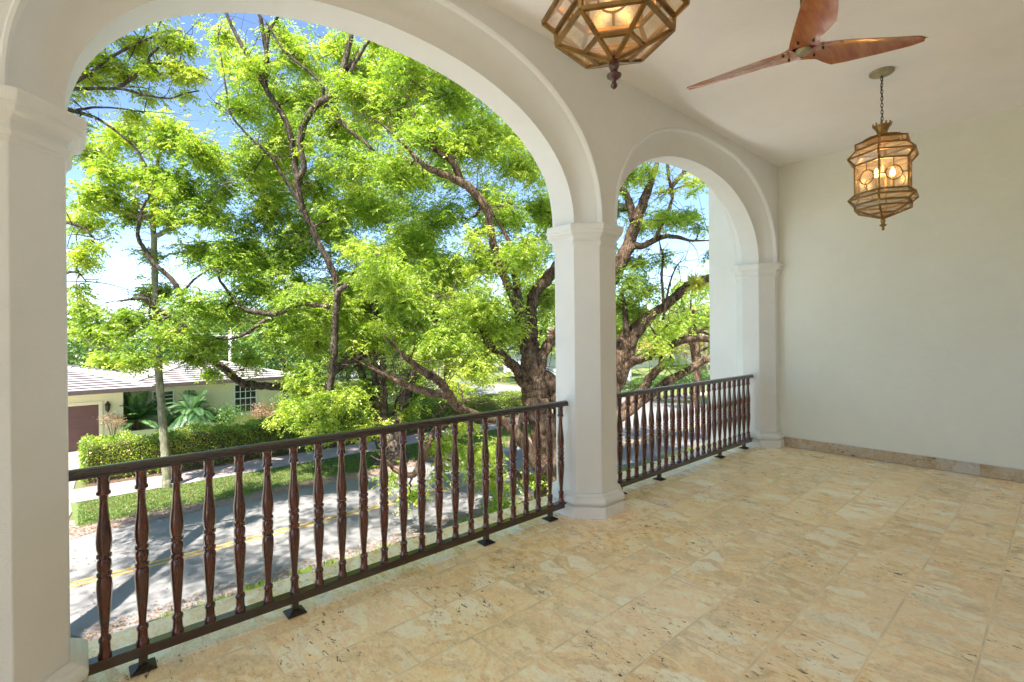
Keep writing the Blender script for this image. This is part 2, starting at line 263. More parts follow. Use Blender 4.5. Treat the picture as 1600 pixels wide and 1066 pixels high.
class Tree:
    def __init__(s, name, label, cat, base, bark_, leaf, group=None, lab_parts=None):
        s.root = thing(name, label, cat, tuple(base), group=group); s.base = np.array(base, float); s.mb = MB(); s.pts = []; s.c = []; s.t = []; s.bark = bark_; s.leaf = leaf; s.dens = 1.0; s.dw = 0.0
    def limb(s, ctrl, k=6, n=9, rough=0.13):
        c = np.array([list(p)+[r] for p, r in ctrl], float); q = spline(c, k); pts = q[:, :3]; rad = np.maximum(q[:, 3], 0.008)
        wob = rng.normal(size=pts.shape)*rad[:, None]*0.10; pts = pts+wob; s.mb.tube(pts-s.base, rad, n, rough); s.pts += [(p, r) for p, r in zip(pts, rad)]; return pts
    def px(s, lst, w0, w1=None, f=1.0, **kw):            # limb traced at real depths: (px, py, radius m)
        w1 = w0 if w1 is None else w1; m_ = len(lst)-1; c = [(P(a, b, w0+(w1-w0)*i/m_), r*f) for i, (a, b, r) in enumerate(lst)]
        if c[-1][1] > .012:
            v = c[-1][0]-c[-2][0]; v = v/np.linalg.norm(v); Lx = min(1.6, .3+c[-1][1]*12); e = c[-1][0]+v*Lx*.5+rng.normal(size=3)*.1*Lx; c += [(e, c[-1][1]*.55), (e+v*Lx*.5+rng.normal(size=3)*.12*Lx, .006)]
        return s.limb(c, **kw)
    def blob(s, c, rad, ns, tone=0.45, sub=9, flat=0.75, link=True):
        sub += 9 if rad > .35 else 2; rad = rad*1.25; c = np.asarray(c, float); c = c+unit(c-np.array([0, 0, H]))*s.dw
        ns = int(ns*s.dens); c = np.asarray(c, float); A = np.array([p for p, r in s.pts]); 
        if link:
            dd = np.linalg.norm(A-c, axis=1)+np.maximum(0, A[:, 2]-c[2])*0.7; j = int(np.argmin(dd)); a = A[j]; r0 = min(s.pts[j][1]*0.7, 0.012+0.022*np.linalg.norm(c-a))
            mid = (a+c)/2+rng.normal(size=3)*0.12*np.linalg.norm(c-a)+np.array([0, 0, -0.04*np.linalg.norm(c-a)]); pts = spline([a, mid, c], 5)+rng.normal(size=(11, 3))*0.02
            s.mb.tube(pts-s.base, np.linspace(r0, 0.012, 11), 6); s.pts += [(p, 0.02) for p in pts[::3]]
        sc = unit(rng.normal(size=(sub, 3)))*rng.uniform(0.35, 1.0, (sub, 1))*rad*np.array([1, 1, flat])+c
        for q in sc:
            mid = (q+c)/2+rng.normal(size=3)*0.1*rad; s.mb.tube(spline([c, mid, q], 3)-s.base, np.linspace(min(.015, .006+rad*.012), 0.005, 7), 4)
        k = rng.integers(0, len(sc), ns); u = rng.uniform(.3, 1.2, (ns, 1)); pos = c+(sc[k]-c)*u+rng.normal(size=(ns, 3))*rad*np.array([0.15, 0.15, 0.11])*(.6+u); tb = rng.normal(size=sub)*0.17
        s.c.append(pos); s.t.append(tone+tb[k]+rng.normal(size=ns)*0.06)
    def twigs(s, n):                         # thin bare side shoots
        k = rng.integers(0, len(s.pts), n)
        for i in k:
            p, r = s.pts[i]
            if p[2] < -0.5: continue
            L = rng.uniform(.4, 1.3); d = unit(rng.normal(size=3)+np.array([0, 0, .3])); q = p+d*L*.5+rng.normal(size=3)*.1*L; e = p+d*L+rng.normal(size=3)*.22*L
            pts = spline([p, q, e], 4); s.mb.tube(pts-s.base, np.linspace(min(r, .014), .004, len(pts)), 4)
    def finish(s, nr=4, nl=10, Lr=0.30, L=0.095, Wd=0.038, smooth=True):
        s.mb.build('trunk', M[s.bark], s.root, smooth=True)
        c = np.concatenate(s.c)-s.base; t = np.concatenate(s.t); V, tn = sprays(c, t, nr, nl, Lr, L, Wd); o = quads('crown', V, tn, M[s.leaf], s.root); return o

# ------------------------------------------------------------------ the loggia
YC = 2.973; X1, X2, X3 = -0.317, 3.516, 7.377; A = 0.27; CEIL = 3.93; YF = 2.70; YB = 2*YC-YF; SP = 2.56; XE = 7.40; XW = -4.4; YH = -1.3
tag(MB().box(XW, XE+0.3, YH-0.3, 2.945, -0.30, 0.0).build('floor', M['coral_stone']), 'cream and ochre coral stone tiles of the loggia floor', 'floor', kind='structure')
tag(bevel(MB().box(XW, XE, 2.945, 3.43, -0.29, 0.003).build('floor_edge', M['coral_sill']), 0.004), 'pale stone strip of floor along the foot of the railings', 'floor', kind='structure')
tag(MB().box(XW-0.3, XE+0.5, YH-0.3, YF+0.02, CEIL, CEIL+0.25).build('ceiling', M['stucco_ceiling']), 'plain pinkish white plaster ceiling', 'ceiling', kind='structure')

def arch_pts(c, a, b, n, N=56):
    t = np.linspace(math.pi, 0, N+1); ct = np.cos(t); st = np.clip(np.sin(t), 0, 1)
    return np.stack([c+a*np.sign(ct)*np.abs(ct)**(2/n), SP+b*st**(2/n)], 1)
arches = [(2*X1-1.6, 1.65), ((X1+X2)/2, 1.6465), ((X2+X3)/2, 1.6605)]  # the leftmost arch is out of view, added to let in light
aw = thing('arcade_wall', 'cream plaster arcade wall with rounded arches between loggia and street', 'wall', (0, 0, 0))
wall = MB(); spans = []
for c, a in arches:
    bp = arch_pts(c, a+0.17, 1.24, 2.3); spans.append((c-a-0.17, c+a+0.17))
    for y, flip in ((YF, 0), (YB, 1)):
        V = [(x, y, z) for x, z in bp]+[(x, y, CEIL+0.02 if y == YF else 4.6) for x, z in bp]; n = len(bp)
        F = [(i, i+1, n+i+1, n+i) if not flip else (i+1, i, n+i, n+i+1) for i in range(n-1)]; wall.add(V, F)
edges = [XW]+[e for s_ in spans for e in s_]+[XE]
for i in range(0, len(edges), 2):
    x0, x1 = edges[i], edges[i+1]
    if x1 > x0:
        for y, t_ in ((YF, CEIL+0.02), (YB, 4.6)):
            wall.add([(x0, y, SP), (x1, y, SP), (x1, y, t_), (x0, y, t_)], [(0, 1, 2, 3)])
        wall.add([(x0, YF, SP), (x1, YF, SP), (x1, YB, SP), (x0, YB, SP)], [(0, 1, 2, 3)])
wall.build('wall_face', M['stucco'], aw)
for c, a in arches:
    ip = arch_pts(c, a, 1.025, 2.12); bp = arch_pts(c, a+0.17, 1.24, 2.3); mold = MB()
    for sg in (1, -1):                     # room side and street side of the arch
        prof = [(1.07, 0.001), (1.08, -0.012), (1.04, -0.025), (0.97, -0.025), (0.93, -0.012), (0.93, 0.022)]
        prof += [(0.90*(1-t)+0.05*math.sin(math.pi*t), 0.026+(0.1555-0.026)*t+0.034*math.sin(math.pi*t)) for t in np.linspace(0.06, 1, 14)]
        rows = []
        for u, dy in prof:
            p = ip+(bp-ip)*u; y = YF+dy; y = y if sg == 1 else 2*YC-y; rows.append(np.stack([p[:, 0], np.full(len(p), y), p[:, 1]], 1))
        n = len(ip); F = [(k*n+i, k*n+i+1, (k+1)*n+i+1, (k+1)*n+i)[::sg] for k in range(len(prof)-1) for i in range(n-1)]
        mold.add(np.concatenate(rows), F)
        if sg == 1: r1 = rows[-1]
        else: r2 = rows[-1]
    n = len(ip); mold.add(np.concatenate([r1, r2]), [(i, i+1, n+i+1, n+i) for i in range(n-1)])
    mold.build('arch_molding', M['stucco'], aw, auto=28)

def column(x, label, half=False):
    t = thing('column', label, 'column', (x, YC, 0), group='octagonal columns of the arcade'); rot = R(22.5); k = 1/math.cos(rot)
    def oct_(prof, name, au=None):
        o = MB().lathe([(r*k, z) for r, z in prof], 8, rot=rot).build(name, M['stucco'], t); bevel(o, 0.004, 2); return o
    oct_([(A, 0.205), (A, 2.375)], 'shaft')
    oct_([(A+0.058, 0), (A+0.058, 0.100), (A+0.030, 0.102), (A+0.030, 0.113), (A+0.050, 0.118), (A+0.061, 0.132), (A+0.063, 0.148), (A+0.056, 0.166), (A+0.040, 0.180), (A+0.022, 0.184), (A+0.018, 0.192), (A+0.006, 0.20), (A-0.02, 0.21)], 'base')
    oct_([(A-0.02, 2.36), (A+0.002, 2.368), (A+0.006, 2.382), (A+0.016, 2.390), (A+0.022, 2.402), (A+0.022, 2.412), (A+0.010, 2.415), (A+0.010, 2.435), (A+0.016, 2.452), (A+0.034, 2.468), (A+0.052, 2.476), (A+0.060, 2.492), (A+0.060, 2.502), (A+0.070, 2.506), (A+0.074, 2.55), (A+0.068, 2.558), (A-0.01, 2.562)], 'capital')
    return t
column(X2, 'cream octagonal column standing between the two railings')
column(X1, 'cream octagonal column at the left edge, beside the start of the long railing')
column(X3, 'cream octagonal column set into the corner of the far end wall')
column(2*X1-X2+0.63, 'cream octagonal column beyond the left edge of the picture')

ew = thing('end_wall', 'plain greenish cream plaster wall closing the far end of the loggia', 'wall', (XE, 0, 0))
MB().box(0.0, 0.3, YH, YB+0.003, -0.30, CEIL+0.24).build('wall_face', M['stucco_end'], ew)
bevel(MB().box(-0.022, -0.0005, YH, 2.66, 0.0035, 0.135).build('baseboard', M['coral_base'], ew), 0.004)
wg = thing('building_wing', 'white plaster corner of the building jutting out past the far arch', 'wall', (XE, 0, 0))
MB().box(0.004, 4.0, YB+0.005, 3.725, G, 5.2).build('wall_face', M['stucco_exterior'], wg)
hw = thing('house_wall', 'cream plaster wall of the house behind the loggia', 'wall', (0, YH, 0))
MB().box(XW, XE, -0.3, 0.0, -0.29, CEIL+0.24).build('wall_face', M['stucco'], hw)
fc = thing('building_facade', 'white plaster facade and added shading roof edge of the building around the loggia', 'building', (0, 0, 0))
MB().box(XW, XE, 3.0, YB-0.002, G, -0.31).build('lower_wall', M['stucco_exterior'], fc)
MB().box(XW-0.3, XE+4.5, -9, 4.3, 4.62, 4.80).build('shade_eave', M['stucco_exterior'], fc)  # roof out of view; its overhang is added to shade the wing wall
MB().box(XW-0.3, XE+0.2, -9, YH-0.32, G, 4.6).build('rear_rooms', M['stucco_exterior'], fc)

# balustrades
def balprof():
    p = [(0, .026), (.012, .026), (.02, .0225), (.085, .0225), (.092, .0275), (.105, .0275), (.112, .0215), (.125, .0165), (.17, .0165), (.24, .0205), (.31, .0275), (.365, .0305), (.405, .0290), (.43, .0235), (.437, .0295), (.452, .0295), (.46, .0235), (.475, .0275), (.495, .0285), (.515, .0275), (.53, .0235), (.538, .0295), (.553, .0295), (.56, .0235), (.575, .0285), (.62, .0305), (.68, .0275), (.77, .021), (.85, .0155), (.882, .0150), (.89, .0215), (.90, .0245), (.912, .0245), (.92, .0205), (.97, .0215), (.98, .0265), (1, .0265)]
    z0, z1 = 0.121, 0.965; return [(r, z1-(z1-z0)*t) for t, r in p][::-1]
BP = balprof(); bal_me = None
def balustrade(x0, x1, xs, feet, label):
    t = thing('balustrade', label, 'railing', (x0, YC, 0)); xs = [x-x0 for x in xs]; feet = [x-x0 for x in feet]; Lx = x1-x0
    hp = [(-.036, .965), (-.036, .972), (-.030, .976), (-.031, .990), (-.024, 1.002), (-.010, 1.009), (.010, 1.009), (.024, 1.002), (.031, .990), (.030, .976), (.036, .972), (.036, .965)]
    V = [(x, y, z) for x in (0.0, Lx) for y, z in hp]; n = len(hp); F = [(i, (i+1) % n, n+(i+1) % n, n+i) for i in range(n)]+[tuple(range(n))[::-1], tuple(range(n, 2*n))]
    MB().add(V, F).build('handrail', M['rail_wood'], t, auto=50)
    bevel(MB().box(0.08 if x0 > 0 and x0 < 0.1 else 0.03, Lx-0.03, -.030, .030, .070, .121).build('bottom_rail', M['rail_wood'], t), 0.004)
    global bal_me
    for i, x in enumerate(xs):
        if bal_me is None: o = MB().lathe(BP, 20).build('baluster', M['dark_wood'], t, auto=40); bal_me = o.data
        else: o = bpy.data.objects.new('baluster', bal_me); C.objects.link(o); o.parent = t
        o.location = (x, 0, 0); o.rotation_euler = (0, 0, rng.uniform(0, 6))
    for x in feet:
        f = bevel(MB().box(x-.018, x+.018, -.018, .018, .016, .070).build('foot', M['rail_wood'], t), 0.003)
        pl = MB(); k = .052
        pl.add([(x-k, -k, .004), (x+k, -k, .004), (x+k, k, .004), (x-k, k, .004), (x-k, -k, .008), (x+k, -k, .008), (x+k, k, .008), (x-k, k, .008), (x-.02, -.02, .024), (x+.02, -.02, .024), (x+.02, .02, .024), (x-.02, .02, .024)], [(3, 2, 1, 0), (0, 1, 5, 4), (1, 2, 6, 5), (2, 3, 7, 6), (3, 0, 4, 7), (4, 5, 9, 8), (5, 6, 10, 9), (6, 7, 11, 10), (7, 4, 8, 11), (8, 9, 10, 11)])
        for q in np.linspace(-.045, .045, 9):
            for sg in (-1, 1): pl.bar((x+q, sg*k*.98, .0085), (x+q*.42, sg*.021, .0245), .003, .002)
        pl.build('foot_plate', M['foot_metal'], f)
    return t
PT = 0.141
balustrade(-0.045, 3.244, [0.074+PT*i for i in range(23)], [0.074+PT*i for i in (1, 6, 16, 21)], 'long dark wood railing with turned balusters under the large near arch')
balustrade(3.788, 7.105, [3.894+PT*i for i in range(23)], [3.894+PT*i for i in (1, 6, 16, 21)], 'dark wood railing with turned balusters between middle column and end wall')

# lanterns
def lantern(x, y, ph, label, kr=1.0):
    t = thing('lantern', label, 'lantern', (x, y, 0), group='hexagonal brass lanterns hanging from the ceiling')
    tiers = [(.145, 3.318), (.235, 3.290), (.235, 3.235), (.305, 3.165), (.245, 3.100), (.245, 2.838), (.305, 2.787), (.250, 2.744), (.247, 2.698), (.108, 2.652), (.016, 2.615)]; tiers = [(r*kr if r > .2 else r, z) for r, z in tiers]
    hx = lambda r, z: [np.array([r*math.cos(ph+i*math.pi/3), r*math.sin(ph+i*math.pi/3), z]) for i in range(6)]
    rings = [hx(r, z) for r, z in tiers]; fr = MB(); gp = MB(); W_ = .014
    for k, rg in enumerate(rings):
        for i in range(6):
            if k < len(rings)-1 and k > 0 or k == 0: fr.bar(rg[i], rg[(i+1) % 6], W_ if k < 10 else .006, W_)
            if k < len(rings)-1:
                fr.bar(rg[i], rings[k+1][i], W_, W_); a, b, c, d = rg[i], rg[(i+1) % 6], rings[k+1][(i+1) % 6], rings[k+1][i]; gp.add([a, b, c, d], [(0, 1, 2, 3)])
    for i in range(6):                       # ring and cross bars of the tall panels
        a, b = rings[4][i], rings[4][(i+1) % 6]; c, d = rings[5][(i+1) % 6], rings[5][i]; cn = (a+b+c+d)/4; ex = unit(b-a); ez = np.array([0, 0, 1.0]); rr = .062
        if True:
            q = [cn+rr*(ex*math.cos(s_)+ez*math.sin(s_)) for s_ in np.linspace(0, 2*math.pi, 25)]; fr.tube(q, .0052, 5, cap=False)
            for dv, far in ((ex, .122*kr), (-ex, .122*kr), (ez, .128), (-ez, .128)): fr.bar(cn+dv*rr, cn+dv*far, .007, .007)
    fr.build('frame', M['brass'], t); gp.build('glass_panels', M['amber_glass'], t)
    cr = MB().lathe([(.150, 3.322), (.150, 3.330), (.09, 3.350), (.042, 3.368), (.038, 3.385), (.052, 3.418), (.068, 3.445)], 12, rot=ph, cap=False); 
    for i in range(12):
        s_ = ph+i*math.pi/6; cr.bar((.066*math.cos(s_), .066*math.sin(s_), 3.440), (.072*math.cos(s_), .072*math.sin(s_), 3.465), .012, .006, upv=(math.cos(s_), math.sin(s_), 0))
    cr.lathe([(.036, 3.388), (.036, 3.392)], 12); cr.build('crown', M['brass'], t)
    MB().lathe([(.004, 2.505), (.011, 2.512), (.013, 2.520), (.007, 2.530), (.009, 2.536), (.026, 2.549), (.028, 2.556), (.016, 2.561), (.013, 2.570), (.020, 2.588), (.018, 2.600), (.012, 2.606), (.018, 2.611), (.018, 2.617), (.013, 2.621), (.020, 2.628), (.018, 2.640), (.006, 2.65)], 16).build('finial', M['dark_wood' if x < 3 else 'brass'], t, auto=40)
    ch = MB(); z = 3.40; i = 0
    while z < 3.90:
        a = i*math.pi/2+0.4; q = [(math.cos(a)*.009*math.cos(s_), math.sin(a)*.009*math.cos(s_), z+.019+.021*math.sin(s_)) for s_ in np.linspace(0, 2*math.pi, 13)]; ch.tube(q, .0028, 5, cap=False); z += .030; i += 1
    zz = np.linspace(3.40, 3.91, 18); ch.tube([(.010*math.sin(6*s_*9), .010*math.cos(5*s_*9), s_) for s_ in zz], .002, 5)
    ch.tube([(.0, .0, 3.91), (.028, .0, 3.885), (.03, .0, 3.86), (.008, .0, 3.85)], .003, 5)
    ch.build('chain', M['bronze'], t, smooth=True)
    cp = MB().lathe([(.006, 3.895), (.018, 3.90), (.060, 3.903), (.086, 3.908), (.094, 3.916), (.094, 3.9295)], 32); cp.build('ceiling_canopy', M['canopy_metal'], t, auto=40)
    st = MB(); st.lathe([(.02, 2.98), (.024, 3.0), (.008, 3.02), (.008, 3.36)], 12); 
    for i in range(3):
        a = ph+0.5+i*2*math.pi/3; cx, cy = .072*math.cos(a), .072*math.sin(a); st.bar((0, 0, 2.985), (cx, cy, 2.975), .008); st.lathe([(.011, 2.86), (.013, 2.97), (.011, 2.975)], 10, (cx, cy))
        b_ = MB().lathe([(.004, 3.055), (.012, 3.035), (.019, 3.01), (.019, 2.995), (.010, 2.976)][::-1], 12, (cx, cy)).build('bulb', M['bulb_glow'], t, smooth=True)
    st.build('lamp_stem', M['bulb_holder'], t)
    ld = bpy.data.lights.new('lantern_light', 'POINT'); ld.energy = 0.8; ld.color = (1, 0.62, 0.28); ld.shadow_soft_size = 0.05; lo = bpy.data.objects.new('lantern_light', ld); C.objects.link(lo); lo.parent = t; lo.location = (0, 0, 3.03)
    return t
lantern(1.488, 1.107, R(6.6), 'hexagonal brass and glass lantern with dark finial, cut by the top edge', 0.86)
lantern(5.42, 1.10, R(5.5), 'hexagonal amber glass lantern hanging on a chain in front of the end wall', 0.9)

# ceiling fan
fan = thing('ceiling_fan', 'three bladed reddish wooden ceiling fan with round metal hub', 'ceiling fan', (3.50, 1.12, 0))
def blade(az):
    rs = np.linspace(0.0, 1.0, 34); mb = MB(); rows = []
    for t in rs:
        r = 0.045+0.80*t; lead = 0.088*(1-t)**0.5*0.55+0.030+0.012*t; lead = np.interp(t, [0, .08, .2, .5, .9, 1], [.088, .088, .084, .070, .052, .022]); tr_ = np.interp(t, [0, .06, .12, .2, .3, .42, .7, .93, 1], [.090, .078, .076, .105, .132, .122, .080, .038, .008])
        pit = np.interp(t, [0, .1, .3, 1], [0.0, R(6), R(13), R(9)]); z = 3.40+0.105*t**1.1; th = np.interp(t, [0, .1, 1], [.030, .024, .009]); row = []
        for u in np.linspace(-1, 1, 9):
            w = u*lead if u < 0 else u*tr_; cam_ = 0.012*(1-u*u)
            for sg in (0, 1): row.append((r, w*math.cos(pit), z-w*math.sin(pit)+cam_+(th*math.sqrt(max(0, 1-u*u*0.98)) if sg else -0.0)))
        rows.append(row)
    V = np.array(rows).reshape(-1, 3); F = []; m_ = 18
    for i in range(len(rs)-1):
        for j in range(8):
            a = i*m_+2*j; F.append((a, a+2, a+m_+2, a+m_)); F.append((a+1, a+m_+1, a+m_+3, a+3))
        a = i*m_; F.append((a, a+m_, a+m_+1, a+1)); a = i*m_+16; F.append((a, a+1, a+m_+1, a+m_))
    F.append(tuple(range(0, 18, 2))+tuple(range(17, 0, -2))); e = (len(rs)-1)*m_; F.append(tuple(e+i for i in range(0, 18, 2))[::-1]+tuple(e+i for i in range(1, 18, 2)))
    c_, s_ = math.cos(az), math.sin(az); V2 = V.copy(); V2[:, 0] = V[:, 0]*c_-V[:, 1]*s_; V2[:, 1] = V[:, 0]*s_+V[:, 1]*c_
    mb.add(V2, F); o = mb.build('blade', M['fan_wood'], fan, auto=50)
    for rr, ww in ((.105, -.042), (.105, .042)): MB().lathe([(.002, 3.397), (.007, 3.398), (.007, 3.414)], 10, (rr*c_-ww*s_, rr*s_+ww*c_)).build('screw', M['black_metal'], o)
for a in (85, 206, -37): blade(R(a))
MB().lathe([(.002, 3.390), (.022, 3.391), (.026, 3.386), (.036, 3.386), (.042, 3.393), (.046, 3.41)], 32).build('hub_cap', M['canopy_metal'], fan, auto=40)
MB().lathe([(.05, 3.425), (.06, 3.44), (.06, 3.49), (.04, 3.51), (.014, 3.52), (.014, 3.87), (.05, 3.88), (.06, 3.9295)], 28).build('motor_housing', M['bronze'], fan, auto=40)

# ------------------------------------------------------------------ ground, street
def sheet(name, poly, z, mat, kind='structure', label=None, cat=None, thick=None):
    V = [(x, y, z) for x, y in poly]; n = len(V); mb = MB(); mb.add(V, [tuple(range(n))])
    if thick: mb.add([(x, y, z-thick) for x, y in poly]+V, [(i, (i+1) % n, n+(i+1) % n, n+i) for i in range(n)])
    return tag(mb.build(name, M[mat]), label, cat, kind=kind)
sheet('ground', [(-600, -600), (900, -600), (900, 900), (-600, 900)], G-0.02, 'ground_soil')
def wav(x0, x1, y, a=0.12, n=60): return [(x, y+rng.normal()*a*0.4+a*math.sin(x*1.3)) for x in np.linspace(x0, x1, n)]
sheet('road', wav(-60, 200, 11.55, 0.1, 240)+wav(-60, 200, 18.15, 0.14, 240)[::-1], G, 'asphalt')
sheet('side_street', [(23.5, 18.6), (22.8, 18.0), (35.5, 18.0), (34.5, 20), (34.2, 90), (25.0, 90), (25.0, 21.5)], G-0.004, 'asphalt')
for y in (14.38, 14.60):
    tag(MB().add([(x, y+s_*0.055, G+0.004) for x in (-60, 200) for s_ in (-1, 1)], [(0, 2, 3, 1)]).build('road_marking', M['road_paint']), 'worn yellow centre line on the grey road', 'marking', 'double yellow centre line', kind='structure')
sheet('road_verge', wav(-0.6, 23.0, 17.95, 0.12, 60)+[(23.0, 19.8), (-0.4, 19.6)], G+0.007, 'leaf_litter', label='dusty strip of litter between road and grass', cat='verge')
sheet('lawn', [(-0.15, 18.9)]+wav(0.3, 22.5, 18.9, 0.3, 40)+[(22.5, 21.55), (-0.3, 21.55)], G+0.012, 'lawn')
sheet('sidewalk', [(-40, 21.6), (23.5, 21.6), (23.5, 23.5), (-40, 23.5)], G+0.02, 'paving')
sheet('driveway', [(-6, 18.1), (-0.5, 18.1), (-0.15, 21.59), (-6, 21.59)], G+0.01, 'paving'); sheet('driveway', [(-6, 23.52), (-0.25, 23.52), (0.1, 31.4), (-6, 31.4)], G+0.01, 'paving')
sheet('bounce_forecourt', [(-14, 3.44), (30, 3.44), (30, 9.6), (-14, 9.6)], G+0.004, 'concrete', label='unseen pale concrete added to bounce sunlight up into the loggia', cat='paving')  # never in view; added to throw sunlight onto the loggia ceiling
sheet('planting_bed', [(0.2, 23.51), (22.5, 23.51), (22.5, 25.8), (0.2, 25.8)], G+0.006, 'soil')
sheet('lawn', [(36, 18.2), (180, 18.2), (180, 20.9), (36.2, 20.9)], G+0.012, 'lawn'); sheet('sidewalk', [(36, 20.95), (180, 20.95), (180, 22.3), (36, 22.3)], G+0.02, 'paving'); sheet('lawn', [(36, 22.35), (180, 22.35), (180, 60), (36, 60)], G+0.008, 'lawn')
sheet('lawn', [(-0.2, 25.85), (24.0, 25.85), (24.0, 60), (-0.2, 60)], G+0.004, 'lawn'); sheet('lawn', [(-60, 3.6), (200, 3.6), (200, 11.35), (-60, 11.35)], G-0.008, 'lawn')

def blades(n, xr, yr, z, hgt, mat, name, wd=0.012, clump=None, tone=0.5):
    if clump is None: x = rng.uniform(*xr, n); y = rng.uniform(*yr, n)
    else:
        k = rng.integers(0, len(clump), n); cl = np.array(clump)[k]; x = cl[:, 0]+rng.normal(size=n)*0.12; y = cl[:, 1]+rng.normal(size=n)*0.09
    p = np.stack([x, y, np.full(n, z)], 1); d = np.stack([rng.normal(size=n)*0.35, rng.normal(size=n)*0.35, np.ones(n)], 1); V = leaf_quads(p, d, hgt*rng.uniform(0.5, 1.3, n), np.full(n, wd))
    return quads(name, V, tone+rng.normal(size=n)*0.25, M[mat])
tag(blades(60000, (-0.1, 22), (18.7, 21.5), G+0.012, 0.06, 'leaf_mid', 'grass', 0.02), 'short green verge grass between road and sidewalk', 'grass', kind='stuff')
tag(blades(9000, (-2, 24), (10.9, 11.7), G-0.008, 0.16, 'leaf', 'grass', 0.02, clump=[(rng.uniform(-2, 24), rng.uniform(10.9, 11.6)) for _ in range(120)]), 'bright grass tufts along the near edge of the road', 'grass', kind='stuff')
def litter(n, xr, yr, z):
    p = np.stack([rng.uniform(*xr, n), yr[0]+(yr[1]-yr[0])*rng.beta(2, 2, n), np.full(n, z)], 1); d = np.stack([rng.normal(size=n), rng.normal(size=n), rng.uniform(0, 0.3, n)], 1)
    d = unit(d); s_ = unit(np.cross(d, np.array([0, 0, 1.0]))); L = rng.uniform(0.03, 0.08, n)[:, None]; V = np.stack([p, p+d*L*0.5+s_*L*0.25, p+d*L, p+d*L*0.5-s_*L*0.25], 1); return V
tag(quads('leaf_litter', np.concatenate([litter(8000, (-3, 24), (11.2, 12.3), G+0.008), litter(9000, (-1, 24), (17.7, 19.2), G+0.016), litter(2000, (-3, 24), (12, 18), G+0.006), litter(4000, (0, 22), (19, 21.5), G+0.05), litter(3000, (0, 23), (23.4, 24.2), G+0.03)]), rng.uniform(0, 1, 26000), M['leaf_brown']), 'brown fallen leaves gathered along both road edges', 'leaves', kind='stuff')

# hedges
def hedge(name, x0, x1, y0, y1, z1, n, label, mat='leaf_hedge', L=0.085, tone=0.5):
    t = thing(name, label, 'hedge', (x0, y0, G)); MB().box(0.12, x1-x0-0.12, 0.12, y1-y0-0.12, 0, z1-G-0.12).build('inner_twigs', M['soil'], t)
    w = np.array([(x1-x0)*(y1-y0), (x1-x0)*(z1-G), (x1-x0)*(z1-G)*0.5, (y1-y0)*(z1-G), (y1-y0)*(z1-G)]); k = rng.choice(5, n, p=w/w.sum()); u = rng.uniform(0, 1, n); v = rng.uniform(0, 1, n)
    X = np.where(k < 3, x0+(x1-x0)*u, np.where(k == 3, x0, x1)); Y = np.where(k == 0, y0+(y1-y0)*v, np.where(k == 1, y0, np.where(k == 2, y1, y0+(y1-y0)*u))); Z = np.where(k == 0, z1, G+(z1-G)*(1-v**1.3*0.95))
    wb = 0.09*np.sin(X*2.1)+0.06*np.sin(X*5.3+1)+0.04*np.sin(X*11); Z = Z+wb*(Z-G)/(z1-G)+rng.normal(size=n)*0.05; Y = Y+rng.normal(size=n)*0.07+0.05*np.sin(X*3+Z*4); X = X+rng.normal(size=n)*0.05
    out = np.stack([np.where(k == 3, -1, np.where(k == 4, 1, 0)), np.where(k == 1, -1.0, np.where(k == 2, 1, 0)), np.where(k == 0, 1.0, 0.3)], 1); d = out*0.8+rng.normal(size=(n, 3))*0.7
    pos = np.stack([X, Y, Z], 1)-np.array([x0, y0, G]); cl = 0.12*np.sin(X*7+Z*9)+0.1*np.sin(Y*13+X*3)
    quads('foliage', leaf_quads(pos, d, L*rng.uniform(0.7, 1.3, n), L*0.55*np.ones(n)), tone+cl+rng.normal(size=n)*0.2, M[mat], t); return t
hedge('hedge', 0.05, 9.25, 24.05, 25.3, -2.38, 27000, 'clipped bright green hedge between sidewalk and the cream house')
hedge('hedge', 9.3, 17.6, 24.2, 25.5, -2.36, 22000, 'clipped hedge behind the tree trunks, left of the side street', tone=0.42)
hedge('hedge', 18.2, 23.2, 24.3, 25.6, -2.45, 12000, 'short clipped hedge at the corner of the side street', tone=0.42)
hedge('hedge', 38, 52, 25.5, 27.0, -2.8, 12000, 'low hedge behind the far lawn, seen through the far arch', 'leaf_dark', 0.13)
hedge('hedge', 53, 84, 23.4, 24.6, -2.9, 14000, 'long low hedge in the distance beside the far sidewalk', 'leaf_mid', 0.15)

